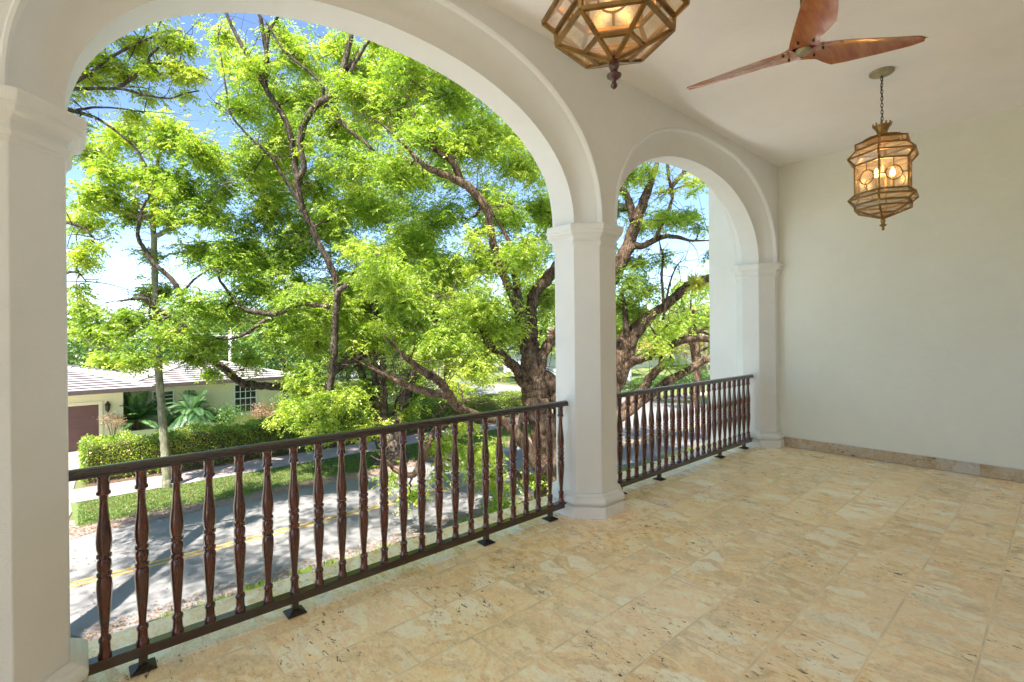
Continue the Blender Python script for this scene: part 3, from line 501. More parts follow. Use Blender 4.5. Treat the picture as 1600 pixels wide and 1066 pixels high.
# ------------------------------------------------------------------ the house across the street
hs = thing('house', 'single storey cream house with pale tiled hip roof and brown garage door', 'house', (0, 31.5, G))
def hb(x0, x1, y0, y1, z0, z1): return MB().box(x0, x1, y0-31.5, y1-31.5, z0-G, z1-G)
GY = 31.5; MY = 33.0
o = MB(); 
o.box(-7, 1.58, 0, 9, 0, -1.02-G); o.box(1.58, 9.6, MY-GY, 12, 0, -0.96-G); o.build('wall', M['house_paint'], hs)
def hip(x0, x1, y0, y1, ze, zr, name):
    mb = MB(); ed = MB(); yc = (y0+y1)/2; rx0, rx1 = x0+(yc-y0)*0.9, x1-(yc-y0)*0.9; Nr = 15
    for (ax, ay, bx, by, cx, cy, dx, dy) in ((x0, y0, x1, y0, rx1, yc, rx0, yc), (x1, y1, x0, y1, rx0, yc, rx1, yc), (x1, y0, x1, y1, rx1, yc, rx1, yc), (x0, y1, x0, y0, rx0, yc, rx0, yc)):
        for i in range(Nr):                # overlapping courses of flat tile
            t0, t1 = i/Nr, (i+1)/Nr; q = lambda t, s_: ((ax+(dx-ax)*t), (ay+(dy-ay)*t), ze+(zr-ze)*t+s_, (bx+(cx-bx)*t), (by+(cy-by)*t))
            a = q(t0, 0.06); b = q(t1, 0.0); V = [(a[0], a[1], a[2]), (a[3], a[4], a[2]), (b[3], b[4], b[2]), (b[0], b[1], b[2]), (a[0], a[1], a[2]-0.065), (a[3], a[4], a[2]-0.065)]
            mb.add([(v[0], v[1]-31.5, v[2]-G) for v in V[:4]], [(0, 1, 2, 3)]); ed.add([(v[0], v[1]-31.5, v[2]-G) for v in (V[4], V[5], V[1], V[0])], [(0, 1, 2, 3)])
    o = mb.build(name, M['roof_tile'], hs); ed.build('tile_edge_shade', M['gutter'], o); cp = MB()  # tile edges coloured dark as the shadow lines under the overlaps
    for p, q in (((x0, y0, ze), (rx0, yc, zr)), ((x1, y0, ze), (rx1, yc, zr)), ((x1, y1, ze), (rx1, yc, zr)), ((x0, y1, ze), (rx0, yc, zr)), ((rx0, yc, zr), (rx1, yc, zr))):
        cp.bar((p[0], p[1]-31.5, p[2]-G+0.06), (q[0], q[1]-31.5, q[2]-G+0.06), 0.22, 0.07)
    cp.build('ridge_caps', M['roof_tile'], o); return o
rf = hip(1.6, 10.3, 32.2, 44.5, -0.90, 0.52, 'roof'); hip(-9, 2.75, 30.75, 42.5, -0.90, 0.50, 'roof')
hb(2.76, 10.3, 32.14, 32.22, -1.05, -0.86).build('gutter', M['gutter'], hs); hb(-9, 2.75, 30.66, 30.76, -1.05, -0.86).build('gutter', M['gutter'], hs)
hb(1.6, 10.3, 32.22, 33.2, -0.99, -0.95).build('soffit', M['trim_white'], hs); hb(-9, 2.75, 30.76, 31.7, -1.0, -0.96).build('soffit', M['trim_white'], hs)
hb(6.6, 6.95, 37.6, 37.95, 0.3, 0.95).build('chimney', M['trim_white'], hs)
def window(x0, x1, z0, z1, nx, nz, y=MY):
    w = hb(x0-0.06, x1+0.06, y-0.07, y+0.02, z0-0.06, z1+0.06); w = MB()
    for a in ((x0-.07, x0, z0-.07, z1+.07), (x1, x1+.07, z0-.07, z1+.07)): w.box(a[0], a[1], y-31.5-.07, y-31.5+.03, a[2]-G, a[3]-G)
    for a in ((x0, x1, z0-.07, z0), (x0, x1, z1, z1+.07), (x0, x1, (z0+z1)/2-.03, (z0+z1)/2+.03)): w.box(a[0], a[1], y-31.5-.068, y-31.5+.03, a[2]-G, a[3]-G)
    for i in range(1, nx): xx = x0+(x1-x0)*i/nx; w.box(xx-.018, xx+.018, y-31.5-.045, y-31.5, z0-G, z1-G)
    for j in range(1, nz):
        if j*2 != nz: zz = z0+(z1-z0)*j/nz; w.box(x0, x1, y-31.5-.043, y-31.5, zz-.018-G, zz+.018-G)
    fr = w.build('window', M['trim_white'], hs); hb(x0, x1, y-.02, y-.012, z0, z1).build('pane', M['window_glass'], fr); hb(x0-.12, x1+.12, y-.14, y+.02, z0-.16, z0-.075).build('sill', M['trim_white'], fr)
window(6.9, 8.02, -2.90, -1.28, 4, 4); window(2.95, 3.82, -2.18, -1.36, 2, 4)
gd = hb(-4.2, 0.63, GY-.03, GY+.02, G, -1.63)
g_ = gd.build('garage_door', M['garage_brown'], hs); pn = MB()
for i in range(8):
    for j in range(4):
        x = -4.15+i*0.6; z = G+0.06+j*0.53; pn.box(x+.05, x+.55, GY-31.5-.045, GY-31.5-.028, z-G+.04, z-G+.49)
pn.build('door_panels', M['garage_brown'], g_); fr = MB(); fr.box(.63, .78, -.06, .01, 0, -1.48-G); fr.box(-4.35, .63, -.058, .01, -1.63-G, -1.48-G); fr.build('door_frame', M['house_paint'], hs)
sc = MB().lathe([(.02, 0), (.05, .05), (.09, .12), (.11, .36), (.13, .38), (.05, .50), (.02, .56)], 8, (0.97, -.16)); sc.bar((.97, -.16, .5), (.97, 0, .42), .03); sc = sc.build('wall_lamp', M['black_metal'], hs); sc.location.z = -2.05-G
pw = thing('planter_wall', 'low cream garden wall under the palms in front of the house', 'wall', (1.6, 31.6, G)); bevel(MB().box(0, 4.4, 0, .25, 0, .66).build('wall_face', M['house_paint'], pw), .02)

def frond_plant(x, y, z0, n, Lf, label, seed, tilt=0.9, wid=0.34):
    t = thing('cycad', label, 'palm', (x, y, z0)); MB().lathe([(.16, 0), (.19, .15), (.16, .5), (.08, .6)], 12).build('trunk', M['bark'], t, smooth=True)
    P_, T_ = [], []; ribs = MB(); zt = .55
    for i in range(n):
        a = i*2.399+seed; el = rng.uniform(0.25, 1.35); d0 = np.array([math.cos(a)*math.cos(el), math.sin(a)*math.cos(el), math.sin(el)]); L = Lf*rng.uniform(.8, 1.1); tt = np.linspace(0, 1, 22)[:, None]
        pts = np.array([0, 0, zt])+d0*tt*L; pts[:, 2] -= (tt[:, 0]**2)*L*tilt*math.cos(el)*0.9; ribs.tube(pts, np.linspace(.014, .004, 22), 4); tg = np.gradient(pts, axis=0); tg = unit(tg); sd_ = unit(np.cross(tg, [0, 0, 1.0]))
        for sg in (-1, 1):
            for rep in (0, 0.5):
                k = np.arange(2, 21); pp = pts[k]+tg[k]*rep*L/22; wl = wid*np.sin(np.clip((k/21), 0, 1)*math.pi)**0.6+.03; d = unit(sd_[k]*sg+tg[k]*0.55+np.array([0, 0, -0.25])); nrm = np.cross(d, tg[k]); s_ = unit(np.cross(d, nrm)); Wd = .035
                V = np.stack([pp, pp+d*wl[:, None]*.5+s_*Wd/2, pp+d*wl[:, None], pp+d*wl[:, None]*.5-s_*Wd/2], 1); P_.append(V); T_.append(np.full(len(k), rng.uniform(.15, .9)))
    ribs.build('frond_stems', M['leaf_frond'], t); quads('fronds', np.concatenate(P_), np.concatenate(T_), M['leaf_frond'], t); return t
frond_plant(2.15, 32.2, -3.2, 40, 2.0, 'dark feathery palm in the corner beside the garage wall', 0.3, 0.5)
frond_plant(4.55, 31.9, -3.15, 50, 2.1, 'larger pale edged drooping palm under the small window', 1.1, 1.2)
def shrub(x, y, z0, rad, h, n, label, mat, tone=.5, L=.12, cat='shrub', name='shrub'):
    t = thing(name, label, cat, (x, y, z0)); st = MB(); P_ = []
    for i in range(9):
        a = rng.uniform(0, 6.28); r = rad*rng.uniform(.2, .8); q = np.array([math.cos(a)*r, math.sin(a)*r, h*rng.uniform(.6, 1)]); st.tube(spline([(0, 0, 0), q*np.array([.35, .35, .5]), q], 4), np.linspace(.02, .006, 9), 5); P_.append(q)
    st.build('stems', M['bark'], t); P_ = np.array(P_); k = rng.integers(0, 9, n); pos = P_[k]+rng.normal(size=(n, 3))*rad*np.array([.33, .33, .3]); pos[:, 2] = np.maximum(pos[:, 2], .04)
    quads('foliage', leaf_quads(pos, rng.normal(size=(n, 3))+np.array([0, 0, .2]), L*rng.uniform(.7, 1.3, n), L*.4*np.ones(n)), tone+rng.normal(size=n)*.2, M[mat], t); return t
shrub(1.15, 31.0, G, .45, 1.7, 900, 'thin pinkish brown shrub beside the garage door', 'leaf_brown', .8, .07)
shrub(6.2, 31.8, G, .8, 1.15, 1600, 'dark leafy shrub between the palm and the window', 'leaf_dark', .6)
shrub(8.2, 31.6, G, .7, 1.2, 1500, 'brownish pink shrub below the large house window', 'leaf_brown', .7, .1)
shrub(9.5, 31.2, G, .9, 1.6, 2200, 'grey green shrub at the right corner of the cream house', 'leaf_mid', .4)
shrub(11.8, 27.2, G, 1.3, 2.0, 3600, 'bright feathery bush behind the hedge right of the house', 'leaf', .6)
shrub(17.0, 28.5, G, 1.3, 1.7, 3600, 'low round bush behind the hedge and the tree trunks', 'leaf_mid', .5)
shrub(8.9, 10.6, G, .5, .6, 700, 'low leafy plant growing at the near side of the big trunk', 'leaf', .3, .14)

# ------------------------------------------------------------------ trees
MG = 'street trees along both sides of the road'
# the large near tree
T = Tree('shade_tree', 'massive dark shade tree whose thick forked trunk stands left of the middle column', 'tree', P(858, 800, 15.3)*[1, 1, 0]+[0, 0, G-0.05], 'bark', 'leaf')
T.px([(862, 812, .8), (860, 795, .56), (857, 740, .45), (851, 680, .42), (838, 635, .42), (833, 600, .40)], 15.3, 15.3, n=14, rough=.10)
T.px([(908, 815, .5), (903, 780, .38), (893, 710, .32), (880, 650, .31), (866, 605, .30), (846, 585, .22)], 15.8, 15.4, n=10)
T.dens = 1.8; T.dw = 0.9; T.px([(832, 600, .34), (824, 555, .30), (817, 510, .26), (812, 485, .2), (806, 440, .14), (800, 390, .09)], 15.3, 15.0, f=.85)
T.px([(836, 598, .32), (832, 545, .27), (829, 500, .24), (833, 465, .22), (845, 446, .21), (871, 417, .22), (895, 385, .16), (915, 350, .1)], 15.4, 16.2, f=.85)
T.px([(840, 600, .34), (846, 560, .27), (862, 533, .22), (880, 515, .2), (905, 470, .16), (918, 400, .1)], 15.3, 16.0, f=.8)
T.px([(826, 600, .34), (808, 578, .2), (792, 562, .18), (776, 548, .16), (763, 538, .13), (745, 500, .08)], 15.2, 14.6, f=.8)
T.px([(812, 490, .22), (795, 450, .18), (776, 405, .17), (767, 362, .17), (759, 326, .19), (738, 297, .2), (711, 280, .17), (676, 266, .13), (655, 252, .09), (620, 215, .05), (590, 190, .03)], 15.0, 13.6, f=.68)
T.px([(722, 286, .15), (706, 252, .12), (680, 233, .09), (660, 200, .05)], 14.4, 14.0, f=.8)
T.px([(845, 735, .35), (815, 688, .26), (786, 659, .22), (748, 650, .19), (714, 634, .17), (700, 614, .17), (682, 592, .17), (655, 576, .13)], 14.6, 11.6, f=.6)
T.px([(700, 618, .14), (671, 614, .12), (630, 600, .09), (606, 588, .05)], 11.7, 11.4, f=.8)
T.px([(748, 650, .15), (700, 657, .13), (676, 680, .12), (662, 712, .12), (646, 742, .10), (618, 735, .07), (604, 720, .03)], 13.2, 12.2, f=.75)
T.px([(820, 640, .12), (800, 720, .1), (812, 745, .08), (832, 788, .05)], 14.9, 14.6, f=.8)
for a in [(640, 110, 14, 52, .5), (700, 150, 14, 52, .6), (600, 165, 14.5, 48, .5), (755, 200, 14.5, 50, .6), (660, 205, 14, 48, .5), (815, 260, 15, 44, .7), (725, 225, 14, 40, .6), (850, 330, 15.5, 34, .5), (620, 265, 14.5, 45, .4), (690, 335, 14.5, 40, .45), (750, 400, 14.5, 50, .6), (815, 400, 14.5, 42, .55), (695, 425, 14.2, 46, .5), (640, 375, 14.5, 46, .45), (845, 465, 15.2, 30, .5), (752, 478, 14.2, 46, .55), (700, 520, 13.8, 42, .5), (785, 520, 14.5, 38, .5), (640, 470, 14, 42, .45), (742, 572, 13.5, 34, .7), (660, 545, 13, 34, .5), (600, 425, 14, 46, .45), (715, 604, 12.6, 20, .65), (745, 705, 12.4, 32, .6), (690, 690, 12, 26, .6), (768, 745, 12.6, 28, .55), (830, 745, 13.5, 20, .6), (640, 775, 11.8, 20, .65), (610, 745, 11.8, 16, .6), (790, 340, 14.5, 30, .5), (885, 330, 17, 40, .5), (905, 500, 17, 45, .5), (560, 140, 14.5, 36, .5), (730, 660, 12.4, 18, .7), (690, 735, 12, 16, .6)]:
    T.blob(P(a[0], a[1], a[2]+rng.uniform(-.9, .9)), a[3]/FPX*a[2], int((a[3]/FPX*a[2])**2*125), a[4])
for x, y, z, r in [(7.5, 7.5, 10.6, 1.9), (9.5, 9, 11.5, 2.0), (7, 10, 12, 1.9), (12, 8, 11, 2), (10, 5.5, 10, 1.8), (14, 10, 12, 2.2), (16, 8, 11, 2)]:  # high leaf clumps above the view, added to dapple the road with shade
    T.blob((x, y, z), r, int(r*r*45), .5, sub=16)
T.twigs(520); T.finish(L=.10, Wd=.043)
br = thing('bromeliad', 'pinkish red air plant perched in the fork of the near shade tree', 'plant', tuple(P(864, 521, 15.2))); n = 140
quads('leaves', leaf_quads(rng.normal(size=(n, 3))*.03, rng.normal(size=(n, 3))+np.array([0, 0, .5]), rng.uniform(.12, .28, n), np.full(n, .02)), rng.uniform(0, 1, n), M['leaf_red'], br)

# the tree behind the middle column whose limbs cross the far arch
T = Tree('shade_tree', 'old spreading tree with long bare mossy limbs filling the far arch', 'tree', P(925, 785, 16.2)*[1, 1, 0]+[0, 0, G-0.05], 'bark', 'leaf')
T.px([(922, 800, .85), (924, 770, .62), (930, 710, .52), (940, 650, .48), (952, 600, .46), (966, 562, .44)], 16.2, 16.2, n=13, rough=.1)
T.px([(958, 585, .36), (982, 540, .30), (1000, 512, .27), (1018, 492, .24), (1044, 475, .22), (1062, 457, .22), (1080, 444, .21), (1107, 434, .18), (1150, 425, .13), (1200, 430, .06)], 16.1, 15.2, f=.66)
T.px([(955, 590, .34), (982, 568, .26), (1008, 557, .23), (1036, 545, .19), (1070, 531, .18), (1108, 532, .16), (1150, 545, .12), (1190, 560, .06)], 16.1, 15.0, f=.66)
T.px([(982, 560, .18), (979, 523, .13), (977, 494, .10), (975, 470, .05)], 16.0, 16.0, f=.9)
T.px([(940, 672, .3), (968, 645, .24), (998, 616, .2), (1022, 583, .17), (1034, 570, .15), (1031, 540, .08), (1024, 522, .05)], 16.0, 15.2, f=.75)
T.px([(945, 668, .28), (1000, 630, .2), (1040, 599, .19), (1071, 581, .17), (1108, 559, .14), (1150, 540, .08)], 15.9, 14.8, f=.72)
T.px([(945, 600, .36), (935, 520, .30), (944, 455, .29), (960, 426, .28), (980, 385, .25), (996, 340, .22), (1010, 303, .17), (1020, 275, .12), (1030, 240, .06)], 16.2, 15.6, f=.86)
T.px([(990, 345, .15), (983, 318, .12), (975, 300, .10), (962, 290, .08), (950, 280, .04)], 15.8, 15.4, f=.9)
T.px([(972, 405, .16), (990, 385, .13), (1004, 384, .11), (1033, 371, .08), (1060, 371, .06), (1078, 376, .04), (1108, 376, .02)], 15.9, 15.2, f=.9)
T.px([(1022, 378, .07), (1034, 350, .06), (1050, 310, .055), (1045, 280, .05), (1042, 250, .04)], 15.4, 15.6); T.px([(1045, 300, .06), (1058, 282, .055), (1073, 265, .045), (1090, 245, .03)], 15.5, 15.6)
T.px([(1037, 474, .05), (1034, 430, .045), (1036, 400, .04), (1032, 385, .02)], 15.4, 15.4); T.px([(1036, 500, .04), (1046, 445, .03), (1058, 415, .02)], 15.4, 15.2)
for a in [(985, 272, 15.8, 22, .6), (1008, 268, 15.6, 18, .7), (1085, 285, 15, 17, .75), (1098, 275, 15, 13, .8), (1000, 410, 15.9, 26, .5), (985, 440, 16, 24, .5), (1050, 340, 15.2, 24, .5), (1075, 335, 15.1, 22, .5), (1025, 345, 15.6, 22, .45), (1092, 352, 15, 13, .35), (1010, 455, 15.8, 24, .5), (975, 475, 16.2, 24, .45), (1040, 512, 15, 20, .65), (1022, 540, 15, 16, .6), (1066, 502, 15, 14, .4), (1000, 490, 16.6, 24, .5), (968, 330, 17, 18, .35), (1105, 395, 15, 8, .3), (1085, 440, 15, 5, .9), (1050, 565, 15, 14, .5), (1042, 300, 15.6, 12, .6), (1040, 400, 15.4, 14, .5), (1000, 355, 16, 16, .5), (940, 300, 16.5, 40, .5), (920, 400, 17, 45, .45), (985, 520, 17, 20, .5)]:
    T.blob(P(a[0], a[1], a[2]+rng.uniform(-.4, .4)), a[3]/FPX*a[2]*1.1, int((a[3]/FPX*a[2])**2*165), a[4], sub=7)
T.twigs(260); T.finish(L=.098, Wd=.042)
br = thing('bromeliad', 'yellow green rosette growing on the raised limb in the far arch', 'plant', tuple(P(1086, 444, 15.0))); n = 160
quads('leaves', leaf_quads(rng.normal(size=(n, 3))*.05, rng.normal(size=(n, 3))+np.array([0, 0, .1]), rng.uniform(.2, .42, n), np.full(n, .06)), rng.uniform(.3, 1, n), M['leaf_yellow'], br)

# the forked tree on the far verge
T = Tree('shade_tree', 'twisting forked tree on the far grass verge, in the middle of the large arch', 'tree', P(610, 716, 21)*[1, 1, 0]+[0, 0, G-0.05], 'bark_grey', 'leaf')
T.px([(612, 722, .8), (611, 712, .58), (606, 690, .46), (598, 660, .34), (593, 625, .3), (593, 590, .29), (592, 555, .25), (588, 515, .2), (585, 480, .15), (592, 440, .1)], 21, 20, n=12)
T.px([(612, 700, .4), (622, 660, .3), (632, 625, .28), (640, 600, .24), (655, 560, .18), (672, 520, .16), (684, 476, .15), (680, 430, .1)], 21, 20)
T.px([(603, 705, .2), (590, 655, .16), (580, 620, .13), (570, 590, .08)], 20.9, 20.4)
T.px([(684, 480, .17), (668, 473, .16), (645, 471, .16), (620, 453, .15), (598, 434, .12), (575, 420, .07)], 20, 19.5); T.px([(592, 548, .2), (565, 556, .16), (540, 566, .15), (520, 585, .13), (508, 615, .12), (500, 640, .12)], 20.3, 18.8)
T.dens = 1.75; T.dw = 1.3
T.px([(505, 645, .17), (516, 606, .17), (521, 560, .17), (524, 500, .16), (527, 450, .16), (516, 415, .16), (501, 386, .15), (489, 358, .15), (478, 338, .15), (470, 315, .14), (465, 283, .13), (475, 262, .12), (469, 217, .13), (480, 183, .13), (497, 161, .13), (520, 147, .13), (537, 105, .11), (548, 60, .08), (556, 20, .05)], 18.8, 16.0, f=.78, n=9)
T.px([(466, 286, .11), (458, 240, .1), (449, 195, .1), (430, 161, .1), (414, 133, .09), (416, 85, .08), (408, 35, .07), (402, 5, .05)], 17.6, 16.4); T.px([(415, 85, .06), (421, 48, .05), (436, 24, .04)], 16.8, 16.4); T.px([(414, 135, .08), (398, 105, .07), (382, 79, .07), (366, 48, .06), (354, 22, .05)], 17, 16.4)
T.px([(500, 160, .1), (542, 155, .07), (568, 155, .06), (593, 166, .05), (624, 186, .04)], 16.8, 16); T.px([(502, 163, .1), (514, 170, .08), (542, 200, .07), (570, 223, .06), (584, 236, .04)], 16.8, 16.2); T.px([(506, 152, .06), (503, 133, .05), (480, 110, .05), (446, 82, .04), (424, 48, .03)], 16.7, 16.3)
T.px([(530, 120, .08), (541, 122, .07), (560, 90, .06), (575, 65, .05), (590, 55, .03)], 16.5, 16.2); T.px([(516, 150, .08), (536, 128, .07), (541, 110, .05)], 16.7, 16.5)
T.px([(441, 275, .05), (421, 242, .045), (393, 217, .04), (362, 181, .035), (353, 138, .03), (343, 72, .02)], 17.2, 16.6); T.px([(470, 320, .07), (455, 295, .06), (441, 273, .05)], 17.5, 17.2); T.px([(362, 181, .02), (345, 165, .015), (322, 155, .01)], 16.8, 16.6)
T.px([(527, 470, .12), (529, 455, .11), (540, 446, .09), (548, 430, .07), (556, 422, .06)], 18, 17.6)
# long low limb over the house lawn
T.px([(594, 640, .22), (540, 628, .17), (480, 612, .16), (430, 604, .16), (400, 603, .16), (376, 598, .16), (353, 579, .15), (325, 559, .14), (300, 543, .13), (294, 522, .12), (283, 506, .12), (266, 494, .1), (241, 480, .09), (224, 466, .07), (190, 470, .03)], 20.6, 17.0, n=9)
T.px([(283, 508, .1), (284, 483, .09), (281, 456, .09), (258, 427, .08), (241, 413, .08), (224, 387, .07), (215, 366, .06), (225, 320, .04)], 17.8, 16.6); T.px([(266, 494, .06), (250, 500, .05), (236, 498, .04), (234, 480, .03)], 17.6, 17.2); T.px([(284, 460, .05), (300, 440, .04), (320, 425, .03)], 17.4, 17)
T.px([(516, 480, .1), (470, 475, .09), (430, 490, .09), (400, 487, .09), (380, 482, .07), (345, 440, .05)], 18.2, 17.6); T.px([(430, 490, .07), (400, 510, .07), (380, 523, .06), (358, 530, .04)], 18, 17.6)
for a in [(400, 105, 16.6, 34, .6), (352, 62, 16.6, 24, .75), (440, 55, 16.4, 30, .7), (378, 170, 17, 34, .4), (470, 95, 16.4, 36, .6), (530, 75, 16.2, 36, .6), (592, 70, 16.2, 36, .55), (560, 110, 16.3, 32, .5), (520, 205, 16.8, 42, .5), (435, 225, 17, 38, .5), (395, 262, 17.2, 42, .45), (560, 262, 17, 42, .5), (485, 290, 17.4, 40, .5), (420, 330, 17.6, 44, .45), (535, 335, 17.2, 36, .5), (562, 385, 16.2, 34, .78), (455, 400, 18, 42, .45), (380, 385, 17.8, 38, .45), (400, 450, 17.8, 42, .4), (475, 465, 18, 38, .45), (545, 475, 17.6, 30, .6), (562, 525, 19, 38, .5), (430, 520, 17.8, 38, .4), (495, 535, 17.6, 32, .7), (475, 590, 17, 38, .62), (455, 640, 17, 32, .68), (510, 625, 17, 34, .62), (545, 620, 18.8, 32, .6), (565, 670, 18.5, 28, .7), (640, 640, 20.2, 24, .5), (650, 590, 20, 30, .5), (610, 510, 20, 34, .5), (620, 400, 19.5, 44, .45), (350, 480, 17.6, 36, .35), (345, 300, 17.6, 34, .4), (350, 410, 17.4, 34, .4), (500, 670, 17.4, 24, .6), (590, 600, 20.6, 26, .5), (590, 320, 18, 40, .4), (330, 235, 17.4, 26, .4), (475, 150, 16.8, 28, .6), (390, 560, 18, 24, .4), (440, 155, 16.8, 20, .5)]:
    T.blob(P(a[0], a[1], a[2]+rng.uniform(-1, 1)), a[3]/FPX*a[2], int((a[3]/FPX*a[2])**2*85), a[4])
for i in range(120):
    a, b = rng.uniform(350, 870), 100+420*(i+.5)/120; w_ = rng.uniform(18.0, 22.5); T.blob(P(a, b, w_), 38/FPX*w_, 34, .48+rng.normal()*.1, sub=5)
T.twigs(650); T.finish(L=.112, Wd=.05, Lr=.34)

# pale straight trunk with a round crown at the left
T = Tree('slender_tree', 'tree with straight pale trunk beside the sidewalk in front of the palms', 'tree', (2.283, 21.45, G-0.03), 'palm_bark', 'leaf')
b0 = np.array([2.283, 21.45, G]); T.dens = 2.1; T.limb([(b0, .17), (b0+[0, 0, .5], .14), (P(257, 700, 17.7), .135), (P(252, 640, 17.7), .125), (P(247, 560, 17.7), .12), (P(243, 460, 17.7), .105), (P(240, 360, 17.7), .09), (P(238, 320, 17.7), .09), (P(236, 260, 17.7), .05)], n=14, rough=.03)
for c in ([(240, 350), (200, 300), (160, 260)], [(240, 330), (270, 280), (300, 240)], [(239, 310), (225, 260), (205, 215)], [(241, 370), (300, 340), (340, 300)], [(240, 345), (190, 330), (140, 330)], [(238, 290), (250, 240), (262, 205)]):
    T.px([(c[0][0], c[0][1], .09), (c[1][0], c[1][1], .06), (c[2][0], c[2][1], .03)], 17.7, 17.2)
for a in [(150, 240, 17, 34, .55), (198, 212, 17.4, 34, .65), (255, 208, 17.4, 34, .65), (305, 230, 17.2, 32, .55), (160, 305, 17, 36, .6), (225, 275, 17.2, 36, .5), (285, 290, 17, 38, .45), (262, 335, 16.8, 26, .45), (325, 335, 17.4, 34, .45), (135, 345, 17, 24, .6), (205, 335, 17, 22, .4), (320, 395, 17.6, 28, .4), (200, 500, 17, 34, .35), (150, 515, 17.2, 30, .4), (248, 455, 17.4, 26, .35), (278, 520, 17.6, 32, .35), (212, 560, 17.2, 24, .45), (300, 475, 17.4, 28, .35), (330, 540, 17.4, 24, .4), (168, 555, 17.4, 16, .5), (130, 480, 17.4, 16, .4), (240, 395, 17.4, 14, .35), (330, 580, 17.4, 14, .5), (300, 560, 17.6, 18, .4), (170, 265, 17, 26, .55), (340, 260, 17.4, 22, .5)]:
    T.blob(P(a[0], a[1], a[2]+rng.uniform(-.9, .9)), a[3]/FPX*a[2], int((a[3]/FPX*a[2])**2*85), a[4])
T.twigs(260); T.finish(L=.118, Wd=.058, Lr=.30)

# tree whose branches reach in from the left
T = Tree('shade_tree', 'thinly leafed branches reaching into the top left of the large arch', 'tree', (-2.6, 10.6, G-0.05), 'bark_grey', 'leaf')
b0 = np.array([-2.6, 10.6, G]); top = P(20, 190, 10.6); T.limb([(b0, .36), (b0+[.1, .1, 2.5], .28), (b0+[.0, .2, 5.0], .24), (P(-30, 300, 9.6), .2), (P(0, 210, 10.2), .15)], n=12)
T.px([(-10, 240, 0.093), (40, 165, 0.062), (90, 140, 0.046), (128, 139, 0.037), (188, 139, 0.031), (225, 148, 0.025), (263, 154, 0.019), (290, 146, .02), (312, 142, .012)], 10.3, 11.4); T.px([(20, 190, 0.062), (80, 150, 0.043), (139, 116, 0.034), (165, 95, 0.031), (190, 80, 0.028), (218, 67, 0.025), (240, 58, .02)], 10.4, 11.2)
T.px([(186, 136, .04), (210, 120, .035), (233, 101, .035), (270, 101, .03), (300, 112, .02), (330, 126, .012)], 11, 11.2); T.px([(232, 103, .03), (236, 86, .025), (263, 66, .02), (280, 68, .015), (294, 64, .01)], 11, 11.2); T.px([(60, 160, .06), (120, 175, .04), (160, 190, .03), (210, 230, .02), (230, 260, .012)], 10.8, 11.2); T.px([(120, 172, .03), (150, 168, .02), (190, 170, .015), (225, 176, .01)], 11, 11.2)
T.px([(-20, 380, .06), (60, 345, .05), (120, 352, .03), (150, 375, .012)], 10, 10.6); T.px([(-30, 430, .06), (60, 440, .04), (115, 425, .02), (135, 440, .01)], 10, 10.6)
for a in [(165, 92, 11, 17, .55, 26), (215, 68, 11.2, 16, .6, 24), (262, 62, 11.2, 12, .6, 16), (292, 70, 11.2, 10, .5, 12), (232, 108, 11.1, 14, .5, 18), (275, 108, 11.2, 14, .6, 22), (305, 118, 11.3, 9, .6, 12), (190, 112, 11.1, 13, .5, 14), (145, 122, 11, 12, .5, 10), (230, 148, 11.3, 10, .4, 7), (290, 150, 11.4, 8, .4, 5), (130, 405, 10.6, 16, .5, 16), (118, 450, 10.6, 8, .4, 7), (140, 380, 10.6, 8, .5, 8), (205, 178, 11.2, 12, .5, 8), (60, 100, 10.8, 60, .5, 160), (0, 160, 10.4, 70, .5, 180), (-60, 60, 10, 100, .5, 300), (-150, 250, 9.5, 110, .5, 300), (60, 30, 10.5, 60, .5, 130), (150, -60, 10.5, 90, .5, 260), (120, 190, 10.9, 10, .5, 8)]:
    T.blob(P(a[0], a[1], a[2]), a[3]/FPX*a[2], a[5]*2.4, a[4]+.22, sub=5)
for x, y, z, r in [(-6, 6, 8.5, 1.9), (-3.5, 8, 9.5, 2.0), (-1, 6, 8.8, 1.8), (1.5, 7.5, 9.6, 1.9), (-5, 10, 10, 2.0), (-1.5, 10.5, 10.5, 2.0), (3.5, 5.8, 9.0, 1.6), (-7.5, 9, 8.5, 1.8), (1, 10, 11, 1.8), (5, 8, 10.5, 1.7)]:  # unseen overhead foliage, put in to cast patchy shade on the street
    T.blob((x, y, z), r, int(r*r*70), .5, sub=16)
T.twigs(70); T.finish(nr=4, nl=9, L=.085, Wd=.034, Lr=.24)

